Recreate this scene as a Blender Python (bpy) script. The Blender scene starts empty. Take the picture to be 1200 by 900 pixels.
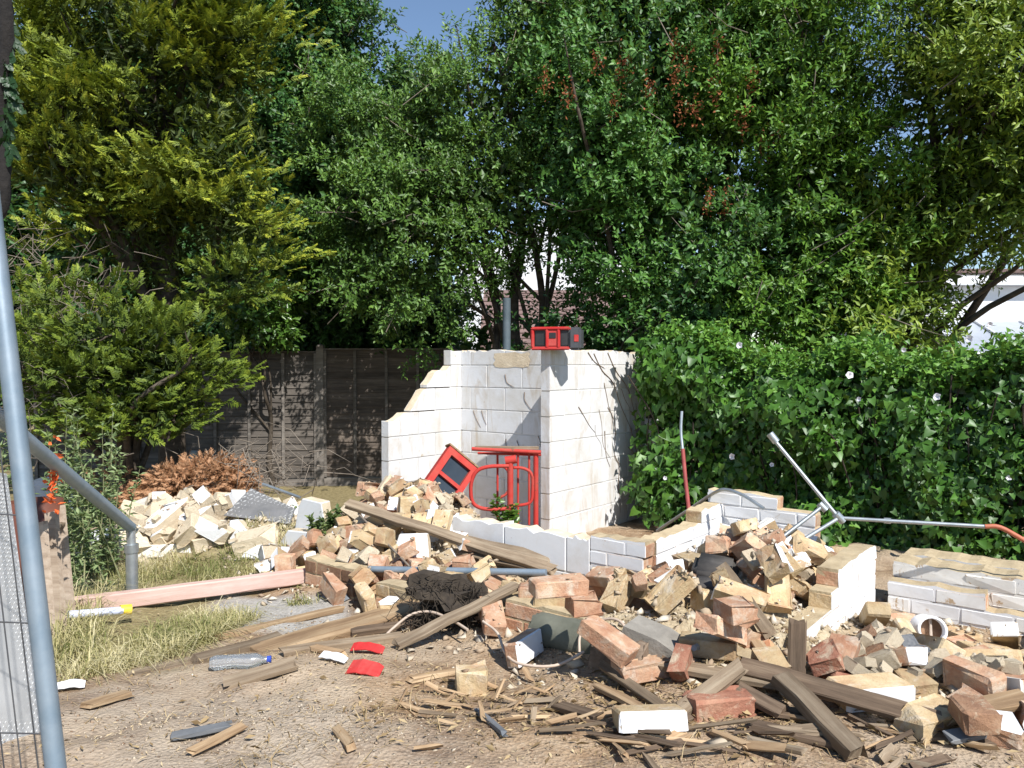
import bpy, bmesh, math, random
import numpy as np
from mathutils import Vector, Matrix, Euler

# ------------------------------------------------------------------ camera, sky, sun, exposure
scene = bpy.context.scene
COL = scene.collection
EYE = 1.55
FPX = 900.0                                   # focal length in pixels of a 1200 px wide picture
PITCH = math.atan(22 / FPX)
cam = bpy.data.cameras.new('camera'); cam.sensor_width = 36; cam.lens = FPX / 1200 * 36
cam.clip_start = 0.05; cam.clip_end = 2000
camo = bpy.data.objects.new('camera', cam); COL.objects.link(camo)
camo.location = (0, 0, EYE); camo.rotation_euler = (math.pi / 2 - PITCH, 0, 0)
scene.camera = camo

SUN_H = Vector((-0.48, 0.877)).normalized()   # the way the light travels over the ground
SUN_EL = math.radians(48)
world = bpy.data.worlds.new('World'); scene.world = world; world.use_nodes = True
wn = world.node_tree.nodes; wl = world.node_tree.links
sky = wn.new('ShaderNodeTexSky'); sky.sky_type = 'NISHITA'; sky.sun_disc = False
sky.sun_elevation = SUN_EL
sky.sun_rotation = math.atan2(-SUN_H.x, -SUN_H.y)
sky.air_density = 1.0; sky.dust_density = 0.0; sky.ozone_density = 2.2
bgn = wn['Background']; bgn.inputs['Strength'].default_value = 0.11
wl.new(sky.outputs[0], bgn.inputs[0])
sl = bpy.data.lights.new('sun', 'SUN'); sl.energy = 5.0; sl.angle = math.radians(0.53); sl.color = (1.0, 0.972, 0.935)
so = bpy.data.objects.new('sun', sl); COL.objects.link(so)
sd = Vector((SUN_H.x * math.cos(SUN_EL), SUN_H.y * math.cos(SUN_EL), -math.sin(SUN_EL)))
so.rotation_euler = sd.to_track_quat('-Z', 'Y').to_euler(); so.location = (6, -10, 14)
vs = scene.view_settings
vs.view_transform = 'Standard'; vs.look = 'None'; vs.gamma = 1; vs.use_curve_mapping = False
vs.exposure = 0.5
scene.cycles.max_bounces = 8; scene.cycles.transparent_max_bounces = 8
scene.cycles.use_denoising = True

rng = np.random.default_rng(11)
random.seed(5)

# ------------------------------------------------------------------ maths helpers
def px(u, v, d):
    """world point that lies d metres ahead along the ray of picture point (u, v)"""
    cx, cy = (u - 600) / FPX, (450 - v) / FPX
    s, c = math.sin(PITCH), math.cos(PITCH)
    dy = c + cy * s; dz = -s + cy * c
    t = d / dy
    return Vector((cx * t, d, EYE + dz * t))

def hash3(ix, iy, iz, seed):
    n = (ix * 374761393 + iy * 668265263 + iz * 2147483647 + seed * 144665) & 0xffffffff
    n = ((n ^ (n >> 13)) * 1274126177) & 0xffffffff
    return ((n ^ (n >> 16)) & 0xffff) / 65535.0

def vnoise(x, y, z=0.0, seed=0):
    x = np.asarray(x, float); y = np.asarray(y, float); z = np.zeros_like(x) + z
    xi, yi, zi = np.floor(x).astype(np.int64), np.floor(y).astype(np.int64), np.floor(z).astype(np.int64)
    xf, yf, zf = x - xi, y - yi, z - zi
    xf, yf, zf = [t * t * (3 - 2 * t) for t in (xf, yf, zf)]
    r = 0
    for dx in (0, 1):
        for dy in (0, 1):
            for dz in (0, 1):
                w = (xf if dx else 1 - xf) * (yf if dy else 1 - yf) * (zf if dz else 1 - zf)
                r = r + w * hash3(xi + dx, yi + dy, zi + dz, seed)
    return r * 2 - 1

def fbm(x, y, z=0.0, seed=0, oct=3):
    r = 0; a = 1
    for o in range(oct):
        r = r + a * vnoise(np.asarray(x) * 2 ** o, np.asarray(y) * 2 ** o, np.asarray(z) * 2 ** o, seed + o * 17); a *= 0.5
    return r

TH = math.radians(-38.5)
E1 = Vector((math.cos(TH), math.sin(TH), 0)); E2 = Vector((-math.sin(TH), math.cos(TH), 0))

# ------------------------------------------------------------------ object helpers
def link(name, mesh, parent=None, mat=None):
    o = bpy.data.objects.new(name, mesh); COL.objects.link(o)
    if mat is not None: o.matrix_basis = mat
    if parent is not None: o.parent = parent
    return o

def keep(o, parent):
    """parent o while its mesh stays in world coordinates"""
    o.parent = parent; o.matrix_parent_inverse = parent.matrix_basis.inverted(); return o

def tag(o, label, cat, group=None):
    o['label'] = label; o['category'] = cat; o['kind'] = 'thing'
    if group: o['group'] = group
    return o

def thing(name, label, cat, loc=(0, 0, 0), rz=0.0, group=None, mat=None):
    o = bpy.data.objects.new(name, None); COL.objects.link(o)
    o.empty_display_size = 0.1
    o.matrix_basis = mat if mat is not None else Matrix.Translation(Vector(loc)) @ Matrix.Rotation(rz, 4, 'Z')
    return tag(o, label, cat, group)

class MB:
    def __init__(s): s.v = []; s.f = []; s.m = []; s.sm = []
    def add(s, vs, fs, mi=0, smooth=False):
        b = len(s.v); s.v += [tuple(p) for p in vs]
        for k, f in enumerate(fs):
            s.f.append(tuple(b + i for i in f)); s.m.append(mi if isinstance(mi, int) else mi[k]); s.sm.append(smooth)
    def box(s, x0, x1, y0, y1, z0, z1, mi=0):
        v = [(x0, y0, z0), (x1, y0, z0), (x1, y1, z0), (x0, y1, z0), (x0, y0, z1), (x1, y0, z1), (x1, y1, z1), (x0, y1, z1)]
        s.add(v, [(0, 3, 2, 1), (4, 5, 6, 7), (0, 1, 5, 4), (1, 2, 6, 5), (2, 3, 7, 6), (3, 0, 4, 7)], mi)
    def obox(s, M, sx, sy, sz, mi=0):
        v = [M @ Vector((x * sx / 2, y * sy / 2, z * sz / 2)) for z in (-1, 1) for x, y in ((-1, -1), (1, -1), (1, 1), (-1, 1))]
        s.add(v, [(0, 3, 2, 1), (4, 5, 6, 7), (0, 1, 5, 4), (1, 2, 6, 5), (2, 3, 7, 6), (3, 0, 4, 7)], mi)
    def tube(s, pts, r, n=8, mi=0, cap=True, closed=False):
        pts = [Vector(p) for p in pts]; k = len(pts)
        rs = r if hasattr(r, '__len__') else [r] * k
        up = None; rings = []
        for i, p in enumerate(pts):
            if closed: t = pts[(i + 1) % k] - pts[i - 1]
            else: t = pts[min(i + 1, k - 1)] - pts[max(i - 1, 0)]
            if t.length < 1e-9: t = Vector((0, 0, 1))
            t.normalize()
            if up is None:
                up = Vector((0, 0, 1)) if abs(t.z) < 0.9 else Vector((1, 0, 0))
            a = (up - t * up.dot(t)).normalized(); up = a; b = t.cross(a)
            rings.append([p + (a * math.cos(q) + b * math.sin(q)) * rs[i] for q in [2 * math.pi * j / n for j in range(n)]])
        v = [q for rg in rings for q in rg]; f = []
        for i in range(k if closed else k - 1):
            for j in range(n):
                a0 = i * n + j; a1 = i * n + (j + 1) % n; c = ((i + 1) % k) * n
                f.append((a0, a1, c + (j + 1) % n, c + j))
        s.add(v, f, mi, True)
        if cap and not closed:
            s.add(rings[0], [tuple(range(n))[::-1]], mi); s.add(rings[-1], [tuple(range(n))], mi)
    def mesh(s, name, mats):
        m = bpy.data.meshes.new(name); m.from_pydata(s.v, [], s.f)
        for mt in mats: m.materials.append(mt)
        m.polygons.foreach_set('material_index', s.m); m.polygons.foreach_set('use_smooth', s.sm)
        m.update(); return m
    def build(s, name, mats, parent=None, mat=None):
        return link(name, s.mesh(name, mats if isinstance(mats, (list, tuple)) else [mats]), parent, mat)

def np_mesh(name, verts, tris, mats, tint=None, smooth=False):
    m = bpy.data.meshes.new(name)
    nv, nf = len(verts), len(tris); k = tris.shape[1]
    m.vertices.add(nv); m.vertices.foreach_set('co', np.ascontiguousarray(verts, dtype=np.float32).ravel())
    m.loops.add(nf * k); m.loops.foreach_set('vertex_index', np.ascontiguousarray(tris, dtype=np.int32).ravel())
    m.polygons.add(nf); m.polygons.foreach_set('loop_start', np.arange(0, nf * k, k, dtype=np.int32))
    for mt in (mats if isinstance(mats, (list, tuple)) else [mats]): m.materials.append(mt)
    m.update(calc_edges=True)
    if tint is not None:
        a = m.attributes.new('tint', 'FLOAT', 'FACE'); a.data.foreach_set('value', np.ascontiguousarray(tint, dtype=np.float32))
    if smooth: m.polygons.foreach_set('use_smooth', np.ones(nf, dtype=bool))
    return m

def smooth_path(pts, n=6):
    P = [Vector(p) for p in pts]; P = [2 * P[0] - P[1]] + P + [2 * P[-1] - P[-2]]; out = []
    for i in range(1, len(P) - 2):
        for k in range(n):
            t = k / n
            out.append(0.5 * ((2 * P[i]) + (P[i + 1] - P[i - 1]) * t + (2 * P[i - 1] - 5 * P[i] + 4 * P[i + 1] - P[i + 2]) * t * t
                              + (3 * P[i] - P[i - 1] - 3 * P[i + 1] + P[i + 2]) * t ** 3))
    out.append(P[-2]); return out

# ------------------------------------------------------------------ materials
class NT:
    def __init__(s, name):
        s.m = bpy.data.materials.new(name); s.m.use_nodes = True; s.t = s.m.node_tree; s.n = s.t.nodes
        s.b = s.n['Principled BSDF']; s.out = s.n['Material Output']
    def node(s, t, **kw):
        n = s.n.new(t)
        for k, v in kw.items(): setattr(n, k, v)
        return n
    def l(s, a, b): s.t.links.new(a, b)
    def coord(s, scale=(1, 1, 1), rnd=True):
        tc = s.node('ShaderNodeTexCoord'); mp = s.node('ShaderNodeMapping'); mp.inputs['Scale'].default_value = scale
        s.l(tc.outputs['Object'], mp.inputs['Vector'])
        if rnd:
            oi = s.node('ShaderNodeObjectInfo'); mu = s.node('ShaderNodeMath', operation='MULTIPLY'); mu.inputs[1].default_value = 57.3
            s.l(oi.outputs['Random'], mu.inputs[0]); s.l(mu.outputs[0], mp.inputs['Location']); s.oi = oi
        return mp.outputs[0]
    def noise(s, vec, scale, detail=5, rough=0.6, dist=0.0):
        n = s.node('ShaderNodeTexNoise'); n.inputs['Scale'].default_value = scale; n.inputs['Detail'].default_value = detail
        n.inputs['Roughness'].default_value = rough; n.inputs['Distortion'].default_value = dist
        s.l(vec, n.inputs['Vector']); return n.outputs['Fac']
    def ramp(s, fac, stops, interp='LINEAR'):
        r = s.node('ShaderNodeValToRGB'); r.color_ramp.interpolation = interp; e = r.color_ramp.elements
        while len(e) < len(stops): e.new(0.5)
        for k, (p, c) in enumerate(stops):
            e[k].position = p; e[k].color = (*c, 1) if len(c) == 3 else c
        s.l(fac, r.inputs['Fac']); return r.outputs['Color']
    def gray(s, fac, lo, hi):
        return s.ramp(fac, [(lo, (0, 0, 0)), (hi, (1, 1, 1))])
    def mix(s, fac, a, b, blend='MIX'):
        n = s.node('ShaderNodeMix', data_type='RGBA', blend_type=blend)
        for sock, val in ((n.inputs[0], fac), (n.inputs[6], a), (n.inputs[7], b)):
            if hasattr(val, 'is_linked'): s.l(val, sock)
            elif isinstance(val, (int, float)): sock.default_value = val
            else: sock.default_value = (*val, 1)
        return n.outputs[2]
    def hsv(s, col, val=None, hue=None):
        n = s.node('ShaderNodeHueSaturation'); s.l(col, n.inputs['Color'])
        if val is not None: s.l(val, n.inputs['Value'])
        return n.outputs[0]
    def rmap(s, fac, a, b):
        n = s.node('ShaderNodeMapRange'); n.inputs['To Min'].default_value = a; n.inputs['To Max'].default_value = b
        s.l(fac, n.inputs['Value']); return n.outputs[0]
    def bump(s, h, strength=0.5, dist=0.01):
        n = s.node('ShaderNodeBump'); n.inputs['Strength'].default_value = strength; n.inputs['Distance'].default_value = dist
        s.l(h, n.inputs['Height']); s.l(n.outputs[0], s.b.inputs['Normal'])
    def done(s, col, rough=0.8, metal=0.0, spec=None):
        if hasattr(col, 'is_linked'): s.l(col, s.b.inputs['Base Color'])
        else: s.b.inputs['Base Color'].default_value = (*col, 1)
        if hasattr(rough, 'is_linked'): s.l(rough, s.b.inputs['Roughness'])
        else: s.b.inputs['Roughness'].default_value = rough
        s.b.inputs['Metallic'].default_value = metal
        if spec is not None: s.b.inputs['Specular IOR Level'].default_value = spec
        return s.m

def mat_brick(name, c1, c2, c3, dust=(0.50, 0.42, 0.30), amount=0.5):
    t = NT(name); v = t.coord(); n = t.noise(v, 9, 6, 0.65); f = t.noise(v, 70, 4, 0.7)
    c = t.ramp(n, [(0.32, c1), (0.5, c2), (0.68, c3)])
    c = t.mix(t.gray(t.noise(v, 14, 6, 0.7, 0.6), 0.62 - 0.2 * amount, 0.80 - 0.2 * amount), c, dust)
    c = t.mix(t.rmap(f, 0.0, 0.45), c, t.mix(0.7, c, (0.05, 0.03, 0.02)))
    c = t.hsv(c, t.rmap(t.oi.outputs['Random'], 0.78, 1.2))
    t.bump(t.mix(0.5, f, n), 1.0, 0.010); return t.done(c, 0.9, spec=0.2)

def mat_paint(name, base, under, wear=0.5, dirt=(0.45, 0.38, 0.27), rnd=True, dirtpos=0.5):
    t = NT(name); v = t.coord(rnd=rnd); n = t.noise(v, 5, 7, 0.65, 0.3); f = t.noise(v, 45, 4, 0.7)
    chips = t.gray(t.noise(v, 11, 8, 0.72, 0.4), 0.70 - 0.2 * wear, 0.73 - 0.2 * wear)
    c = t.mix(t.gray(n, dirtpos, dirtpos + 0.38), base, t.mix(0.5, base, dirt))
    c = t.mix(t.rmap(f, 0, 0.16), c, dirt)
    c = t.mix(chips, c, under)
    t.bump(t.mix(0.4, f, chips), 0.35, 0.004); return t.done(c, 0.75, spec=0.25)

def mat_block_paint(name):
    t = NT(name); v = t.coord(); g = t.node('ShaderNodeNewGeometry'); mp = t.node('ShaderNodeMapping'); mp.inputs['Scale'].default_value = (5, 5, 1.1); t.l(g.outputs['Position'], mp.inputs['Vector'])
    n = t.noise(v, 4, 7, 0.65, 0.3); f = t.noise(v, 45, 4, 0.7); st = t.noise(mp.outputs[0], 1.0, 7, 0.68, 0.9); big = t.noise(g.outputs['Position'], 1.6, 4, 0.6)
    base = (0.67, 0.675, 0.68); c = t.mix(t.gray(n, 0.45, 0.8), base, (0.52, 0.49, 0.43))
    c = t.mix(t.mix(0.75, (0, 0, 0), t.gray(st, 0.53, 0.70)), c, (0.42, 0.33, 0.22))
    c = t.mix(t.mix(0.5, (0, 0, 0), t.gray(big, 0.46, 0.72)), c, (0.54, 0.49, 0.40))
    chips = t.gray(t.noise(v, 11, 8, 0.72, 0.4), 0.665, 0.69); c = t.mix(chips, c, (0.46, 0.38, 0.27))
    c = t.mix(t.rmap(f, 0, 0.12), c, (0.40, 0.35, 0.28))
    t.bump(t.mix(0.4, f, t.mix(0.5, n, chips)), 0.5, 0.006); return t.done(c, 0.8, spec=0.2)

def mat_plain(name, c1, c2, scale=6, rough=0.8, bump=0.4, bs=40, metal=0.0, dist=0.005, var=(0.8, 1.15)):
    t = NT(name); v = t.coord(); n = t.noise(v, scale, 6, 0.65, 0.2); f = t.noise(v, bs, 5, 0.7)
    c = t.mix(t.gray(n, 0.3, 0.7), c1, c2); c = t.hsv(c, t.rmap(t.oi.outputs['Random'], *var))
    t.bump(t.mix(0.5, n, f), bump, dist); return t.done(c, rough, metal)

def mat_wood(name, dark, mid, light, grain=30.0, rough=0.85, bump=0.6):
    t = NT(name); v = t.coord((1.6, grain, grain)); n = t.noise(v, 1.0, 8, 0.7, 0.5)
    v2 = t.coord((4, 9, 9)); p = t.noise(v2, 1.2, 5, 0.6)
    c = t.ramp(n, [(0.28, dark), (0.5, mid), (0.72, light)])
    c = t.mix(t.gray(p, 0.42, 0.8), c, t.mix(0.6, c, dark))
    c = t.hsv(c, t.rmap(t.oi.outputs['Random'], 0.75, 1.2))
    t.bump(n, bump, 0.006); return t.done(c, rough, spec=0.2)

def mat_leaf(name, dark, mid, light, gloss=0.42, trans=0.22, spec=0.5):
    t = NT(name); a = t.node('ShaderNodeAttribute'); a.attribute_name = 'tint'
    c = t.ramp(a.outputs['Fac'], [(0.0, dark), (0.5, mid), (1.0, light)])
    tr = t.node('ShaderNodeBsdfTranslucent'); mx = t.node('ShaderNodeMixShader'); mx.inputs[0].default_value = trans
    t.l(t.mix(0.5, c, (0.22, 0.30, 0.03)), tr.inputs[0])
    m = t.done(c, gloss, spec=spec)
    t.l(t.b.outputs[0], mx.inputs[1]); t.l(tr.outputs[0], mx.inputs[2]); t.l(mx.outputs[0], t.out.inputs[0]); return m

M = {}
MORT = (0.47, 0.37, 0.23)
M['brick_tan'] = mat_brick('brick_tan', (0.46, 0.28, 0.155), (0.54, 0.40, 0.225), (0.64, 0.51, 0.32), dust=(0.62, 0.53, 0.40))
M['brick_pink'] = mat_brick('brick_pink', (0.44, 0.215, 0.125), (0.54, 0.32, 0.20), (0.62, 0.46, 0.30), dust=(0.64, 0.53, 0.41), amount=0.6)
M['brick_red'] = mat_brick('brick_red', (0.24, 0.10, 0.065), (0.33, 0.15, 0.095), (0.42, 0.24, 0.155), amount=0.5)
M['brick_brown'] = mat_brick('brick_brown', (0.20, 0.11, 0.07), (0.30, 0.17, 0.10), (0.38, 0.24, 0.15), amount=0.3)
M['mortar'] = mat_plain('mortar', (0.38, 0.29, 0.17), (0.56, 0.45, 0.28), 14, 0.95, 0.9, 60, dist=0.012)
M['mortar_pale'] = mat_plain('mortar_pale', (0.54, 0.44, 0.30), (0.70, 0.60, 0.44), 10, 0.95, 0.9, 50, dist=0.012)
M['white'] = mat_paint('white_paint', (0.73, 0.735, 0.74), (0.46, 0.34, 0.22), 0.20)
M['white_worn'] = mat_paint('white_paint_worn', (0.76, 0.75, 0.72), (0.45, 0.33, 0.21), 0.62, dirtpos=0.42)
M['white_block'] = mat_block_paint('white_block_paint')
M['joint_white'] = mat_plain('painted_joint', (0.54, 0.53, 0.50), (0.66, 0.65, 0.63), 8, 0.9, 0.5, 60)
M['wood_screen'] = mat_wood('screen_board', (0.22, 0.16, 0.11), (0.42, 0.33, 0.25), (0.55, 0.46, 0.36))
M['grey_paint'] = mat_paint('grey_paint', (0.56, 0.58, 0.60), (0.45, 0.40, 0.33), 0.2)
M['peeling'] = mat_paint('peeling_plaster', (0.66, 0.62, 0.54), (0.38, 0.30, 0.22), 0.85, dirtpos=0.35)
M['concrete'] = mat_plain('concrete', (0.36, 0.34, 0.30), (0.50, 0.47, 0.41), 7, 0.9, 0.6, 60)
M['block_raw'] = mat_plain('block_raw', (0.50, 0.40, 0.27), (0.68, 0.57, 0.41), 9, 0.95, 0.9, 45, dist=0.012)
M['soot'] = mat_plain('sooty_block', (0.035, 0.032, 0.03), (0.12, 0.11, 0.10), 8, 0.9, 0.6, 50)
M['slate'] = mat_plain('dark_slate', (0.10, 0.11, 0.12), (0.20, 0.20, 0.20), 6, 0.7, 0.4, 40)
M['wood_grey'] = mat_wood('weathered_wood', (0.10, 0.07, 0.045), (0.24, 0.18, 0.12), (0.38, 0.31, 0.22))
M['wood_dark'] = mat_wood('dark_wood', (0.045, 0.032, 0.022), (0.13, 0.09, 0.06), (0.25, 0.185, 0.125))
M['wood_tan'] = mat_wood('tan_wood', (0.17, 0.10, 0.055), (0.36, 0.245, 0.14), (0.54, 0.41, 0.26))
M['pipe_green'] = mat_plain('mossy_concrete', (0.11, 0.115, 0.085), (0.21, 0.21, 0.16), 5, 0.9, 0.6, 40)
M['wood_rot'] = mat_wood('rotten_wood', (0.07, 0.05, 0.035), (0.19, 0.14, 0.10), (0.34, 0.27, 0.20), 16, bump=1.0)
M['wood_pink'] = mat_wood('pink_timber', (0.40, 0.26, 0.21), (0.56, 0.39, 0.33), (0.64, 0.49, 0.43), 14)
M['wood_fence'] = mat_wood('fence_board', (0.055, 0.048, 0.042), (0.115, 0.10, 0.085), (0.19, 0.165, 0.14), 26)
M['wood_fence_warm'] = mat_wood('fence_board_warm', (0.06, 0.05, 0.042), (0.125, 0.10, 0.08), (0.20, 0.165, 0.135), 26)
M['wood_fence_trim'] = mat_wood('fence_batten', (0.09, 0.08, 0.07), (0.17, 0.15, 0.13), (0.26, 0.24, 0.21), 26)
M['galv'] = mat_plain('galvanised_steel', (0.34, 0.37, 0.38), (0.50, 0.53, 0.54), 18, 0.42, 0.15, 60, 0.75, 0.002, (0.9, 1.1))
M['galv_blue'] = mat_plain('blue_grey_steel', (0.20, 0.27, 0.33), (0.32, 0.38, 0.43), 9, 0.5, 0.2, 50, 0.4, 0.002)
M['wire'] = mat_plain('fence_wire', (0.06, 0.06, 0.065), (0.12, 0.12, 0.12), 12, 0.55, 0.1, 50, 0.5, 0.001)
M['red_steel'] = mat_paint('red_painted_steel', (0.46, 0.030, 0.025), (0.16, 0.075, 0.045), 0.35, dirt=(0.34, 0.16, 0.11), dirtpos=0.42)
M['red_plastic'] = mat_paint('red_plastic', (0.50, 0.016, 0.018), (0.40, 0.10, 0.08), 0.12, dirt=(0.42, 0.20, 0.16), dirtpos=0.45)
M['black_plastic'] = mat_plain('black_plastic', (0.018, 0.018, 0.02), (0.04, 0.04, 0.042), 8, 0.45, 0.2, 50, 0, 0.002)
M['grey_plastic'] = mat_plain('grey_plastic', (0.05, 0.053, 0.058), (0.09, 0.093, 0.10), 8, 0.5, 0.2, 50, 0, 0.002)
M['orange'] = mat_plain('orange_netting', (0.75, 0.11, 0.02), (0.85, 0.2, 0.05), 6, 0.6, 0.1, 40)
M['copper'] = mat_plain('rusty_orange_conduit', (0.42, 0.10, 0.05), (0.55, 0.18, 0.09), 15, 0.6, 0.2, 40)
M['dull_red'] = mat_plain('dull_red_sleeve', (0.22, 0.04, 0.035), (0.34, 0.07, 0.06), 15, 0.6, 0.2, 40)
M['cable_white'] = mat_plain('dusty_cable', (0.42, 0.32, 0.24), (0.55, 0.45, 0.36), 12, 0.6, 0.2, 40)
M['cable_grey'] = mat_plain('grey_cable', (0.16, 0.18, 0.20), (0.28, 0.30, 0.32), 12, 0.55, 0.2, 40)
M['terracotta'] = mat_plain('terracotta', (0.45, 0.19, 0.09), (0.58, 0.30, 0.16), 8, 0.8, 0.4, 40)
M['barrel'] = mat_plain('rust_brown_barrel', (0.11, 0.036, 0.022), (0.18, 0.062, 0.034), 5, 0.6, 0.3, 30)
M['yellow'] = mat_plain('yellow_plastic', (0.75, 0.50, 0.02), (0.82, 0.6, 0.06), 5, 0.4, 0.1, 30)
M['tube_lilac'] = mat_plain('pale_blue_tube', (0.52, 0.56, 0.72), (0.66, 0.68, 0.78), 5, 0.45, 0.1, 30)
M['bark'] = mat_wood('bark', (0.03, 0.024, 0.018), (0.075, 0.06, 0.045), (0.14, 0.115, 0.09), 9, 0.95, 1.0)
M['twig_grey'] = mat_plain('dead_twig', (0.13, 0.105, 0.08), (0.25, 0.21, 0.165), 9, 0.9, 0.3, 40)
M['vine'] = mat_plain('dead_vine', (0.15, 0.10, 0.065), (0.30, 0.22, 0.15), 9, 0.95, 0.3, 40)
M['root'] = mat_plain('root_mat', (0.018, 0.013, 0.009), (0.06, 0.045, 0.03), 20, 0.95, 0.8, 60)
M['glass'] = mat_plain('dark_glass', (0.03, 0.04, 0.05), (0.05, 0.06, 0.07), 5, 0.08, 0.02, 30)
M['flower'] = mat_plain('white_petal', (0.75, 0.72, 0.74), (0.82, 0.80, 0.82), 20, 0.6, 0.05, 40)
M['render_wall'] = mat_plain('white_render', (0.70, 0.71, 0.72), (0.80, 0.80, 0.80), 3, 0.85, 0.3, 30)
M['trim_white'] = mat_plain('white_frame', (0.74, 0.75, 0.76), (0.80, 0.80, 0.80), 3, 0.5, 0.05, 30)
M['roof_tile'] = mat_plain('brown_roof_tile', (0.13, 0.085, 0.075), (0.21, 0.14, 0.12), 3, 0.85, 0.4, 30)
M['conserv'] = mat_plain('conservatory_panel', (0.34, 0.38, 0.44), (0.44, 0.48, 0.54), 2, 0.3, 0.05, 20)
M['pole'] = mat_plain('painted_pole', (0.055, 0.075, 0.085), (0.10, 0.125, 0.14), 6, 0.6, 0.2, 30)
M['bin'] = mat_plain('slate_blue_plastic', (0.05, 0.065, 0.09), (0.09, 0.11, 0.14), 4, 0.5, 0.1, 30)
M['leaf_bay'] = mat_leaf('leaf_bay', (0.022, 0.05, 0.01), (0.084, 0.195, 0.020), (0.198, 0.351, 0.045), 0.46, 0.22, 0.38)
M['leaf_dark'] = mat_leaf('leaf_dark', (0.014, 0.04, 0.014), (0.050, 0.138, 0.028), (0.118, 0.253, 0.052), 0.46, 0.22, 0.38)
M['leaf_olive'] = mat_leaf('leaf_olive', (0.025, 0.048, 0.012), (0.080, 0.169, 0.027), (0.179, 0.305, 0.054), 0.46, 0.22, 0.38)
M['leaf_lilac'] = mat_leaf('leaf_lilac', (0.02, 0.048, 0.014), (0.065, 0.168, 0.029), (0.149, 0.309, 0.059), 0.46, 0.22, 0.38)
M['leaf_right'] = mat_leaf('leaf_right', (0.028, 0.058, 0.009), (0.127, 0.209, 0.022), (0.296, 0.371, 0.044), 0.46, 0.22, 0.38)
M['leaf_conifer'] = mat_leaf('leaf_conifer', (0.022, 0.038, 0.010), (0.185, 0.24, 0.022), (0.50, 0.51, 0.055), 0.6, 0.2, 0.3)
M['leaf_conifer_low'] = mat_leaf('leaf_conifer_low', (0.022, 0.04, 0.01), (0.127, 0.185, 0.020), (0.339, 0.395, 0.044), 0.6, 0.2, 0.3)
M['leaf_hedge'] = mat_leaf('leaf_hedge', (0.02, 0.05, 0.01), (0.069, 0.182, 0.020), (0.167, 0.325, 0.049), 0.45)
M['leaf_laurel'] = mat_leaf('leaf_laurel', (0.03, 0.07, 0.012), (0.06, 0.14, 0.02), (0.12, 0.22, 0.03), 0.35)
M['leaf_weed'] = mat_leaf('leaf_weed', (0.08, 0.13, 0.05), (0.19, 0.26, 0.10), (0.32, 0.38, 0.18), 0.6)
M['leaf_ivy'] = mat_leaf('leaf_ivy', (0.04, 0.075, 0.02), (0.10, 0.15, 0.045), (0.2, 0.24, 0.09), 0.5)
M['leaf_dead'] = mat_leaf('dead_conifer', (0.13, 0.06, 0.03), (0.32, 0.155, 0.075), (0.47, 0.27, 0.15), 0.8, 0.1, 0.2)
M['grass'] = mat_leaf('dry_grass', (0.17, 0.20, 0.06), (0.48, 0.42, 0.20), (0.72, 0.64, 0.40), 0.7, 0.25, 0.2)
M['straw'] = mat_leaf('straw', (0.18, 0.12, 0.06), (0.40, 0.29, 0.15), (0.58, 0.46, 0.28), 0.8, 0.1, 0.2)
M['chips'] = mat_leaf('crumbled_chips', (0.22, 0.13, 0.08), (0.42, 0.34, 0.24), (0.62, 0.56, 0.46), 0.9, 0.0, 0.2)
M['seed'] = mat_leaf('brown_seed_heads', (0.12, 0.035, 0.015), (0.24, 0.075, 0.03), (0.34, 0.13, 0.06), 0.8, 0.1, 0.2)

# ------------------------------------------------------------------ the ground and the heaps' height field
PROF_Y = [-60, 0, 2.3, 4.0, 5.2, 6.5, 8.0, 11.0, 16, 60, 400]
PROF_Z = [0.45, 0.45, 0.385, 0.25, 0.15, 0.03, -0.06, -0.2, -0.2, -0.3, -0.3]
# heaps: centre x, y, half-length along the walls, half-width across, height
MOUNDS = [(-0.95, 5.75, 0.75, 0.40, 0.40), (-0.45, 6.0, 0.35, 0.28, 0.36), (-0.25, 4.75, 0.75, 0.28, 0.18), (-0.85, 4.85, 0.40, 0.35, 0.20),
          (1.30, 3.95, 0.42, 0.48, 0.30), (1.05, 3.35, 0.45, 0.30, 0.15), (2.05, 3.45, 0.40, 0.40, -0.07),
          (-2.45, 5.90, 0.85, 0.45, 0.24), (-1.75, 5.75, 0.5, 0.35, 0.18), (0.35, 3.55, 0.5, 0.22, 0.12),
          (1.75, 2.62, 0.5, 0.2, 0.07), (-3.1, 7.3, 1.0, 0.6, 0.15), (3.1, 5.75, 2.2, 0.35, 0.05), (0.62, 3.05, 0.45, 0.22, 0.08)]
def mound(x, y):
    r = np.zeros(np.broadcast(x, y).shape)
    for cx, cy, a, b, h in MOUNDS:
        dx, dy = x - cx, y - cy
        s = dx * E1.x + dy * E1.y; t = dx * E2.x + dy * E2.y
        r = r + h * np.exp(-((s / a) ** 2 + (t / b) ** 2))
    return r
def base_z(x, y): return np.interp(y, PROF_Y, PROF_Z)
def ground_z(x, y):
    x = np.asarray(x, float); y = np.asarray(y, float)
    near = np.clip(1.4 - np.abs(y - 4.5) / 8, 0, 1)
    return (base_z(x, y) + mound(x, y) + near * (0.022 * fbm(x * 1.3, y * 1.3, 0, 3, 3) + 0.010 * fbm(x * 7, y * 7, 0, 9, 3))
            + 0.042 * np.clip(mound(x, y) * 8, 0, 1) * vnoise(x * 11, y * 11, 0, 21))
def G(u, v):
    a = px(u, v, 1.0); o = Vector((0, 0, EYE)); dr = a - o; t = 1.0
    for _ in range(3000):
        p = o + dr * t
        if p.z < float(base_z(p.x, p.y)): return p
        t += 0.01
    return p
def on(x, y, dz=0.0): return Vector((x, y, float(ground_z(x, y)) + dz))

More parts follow.
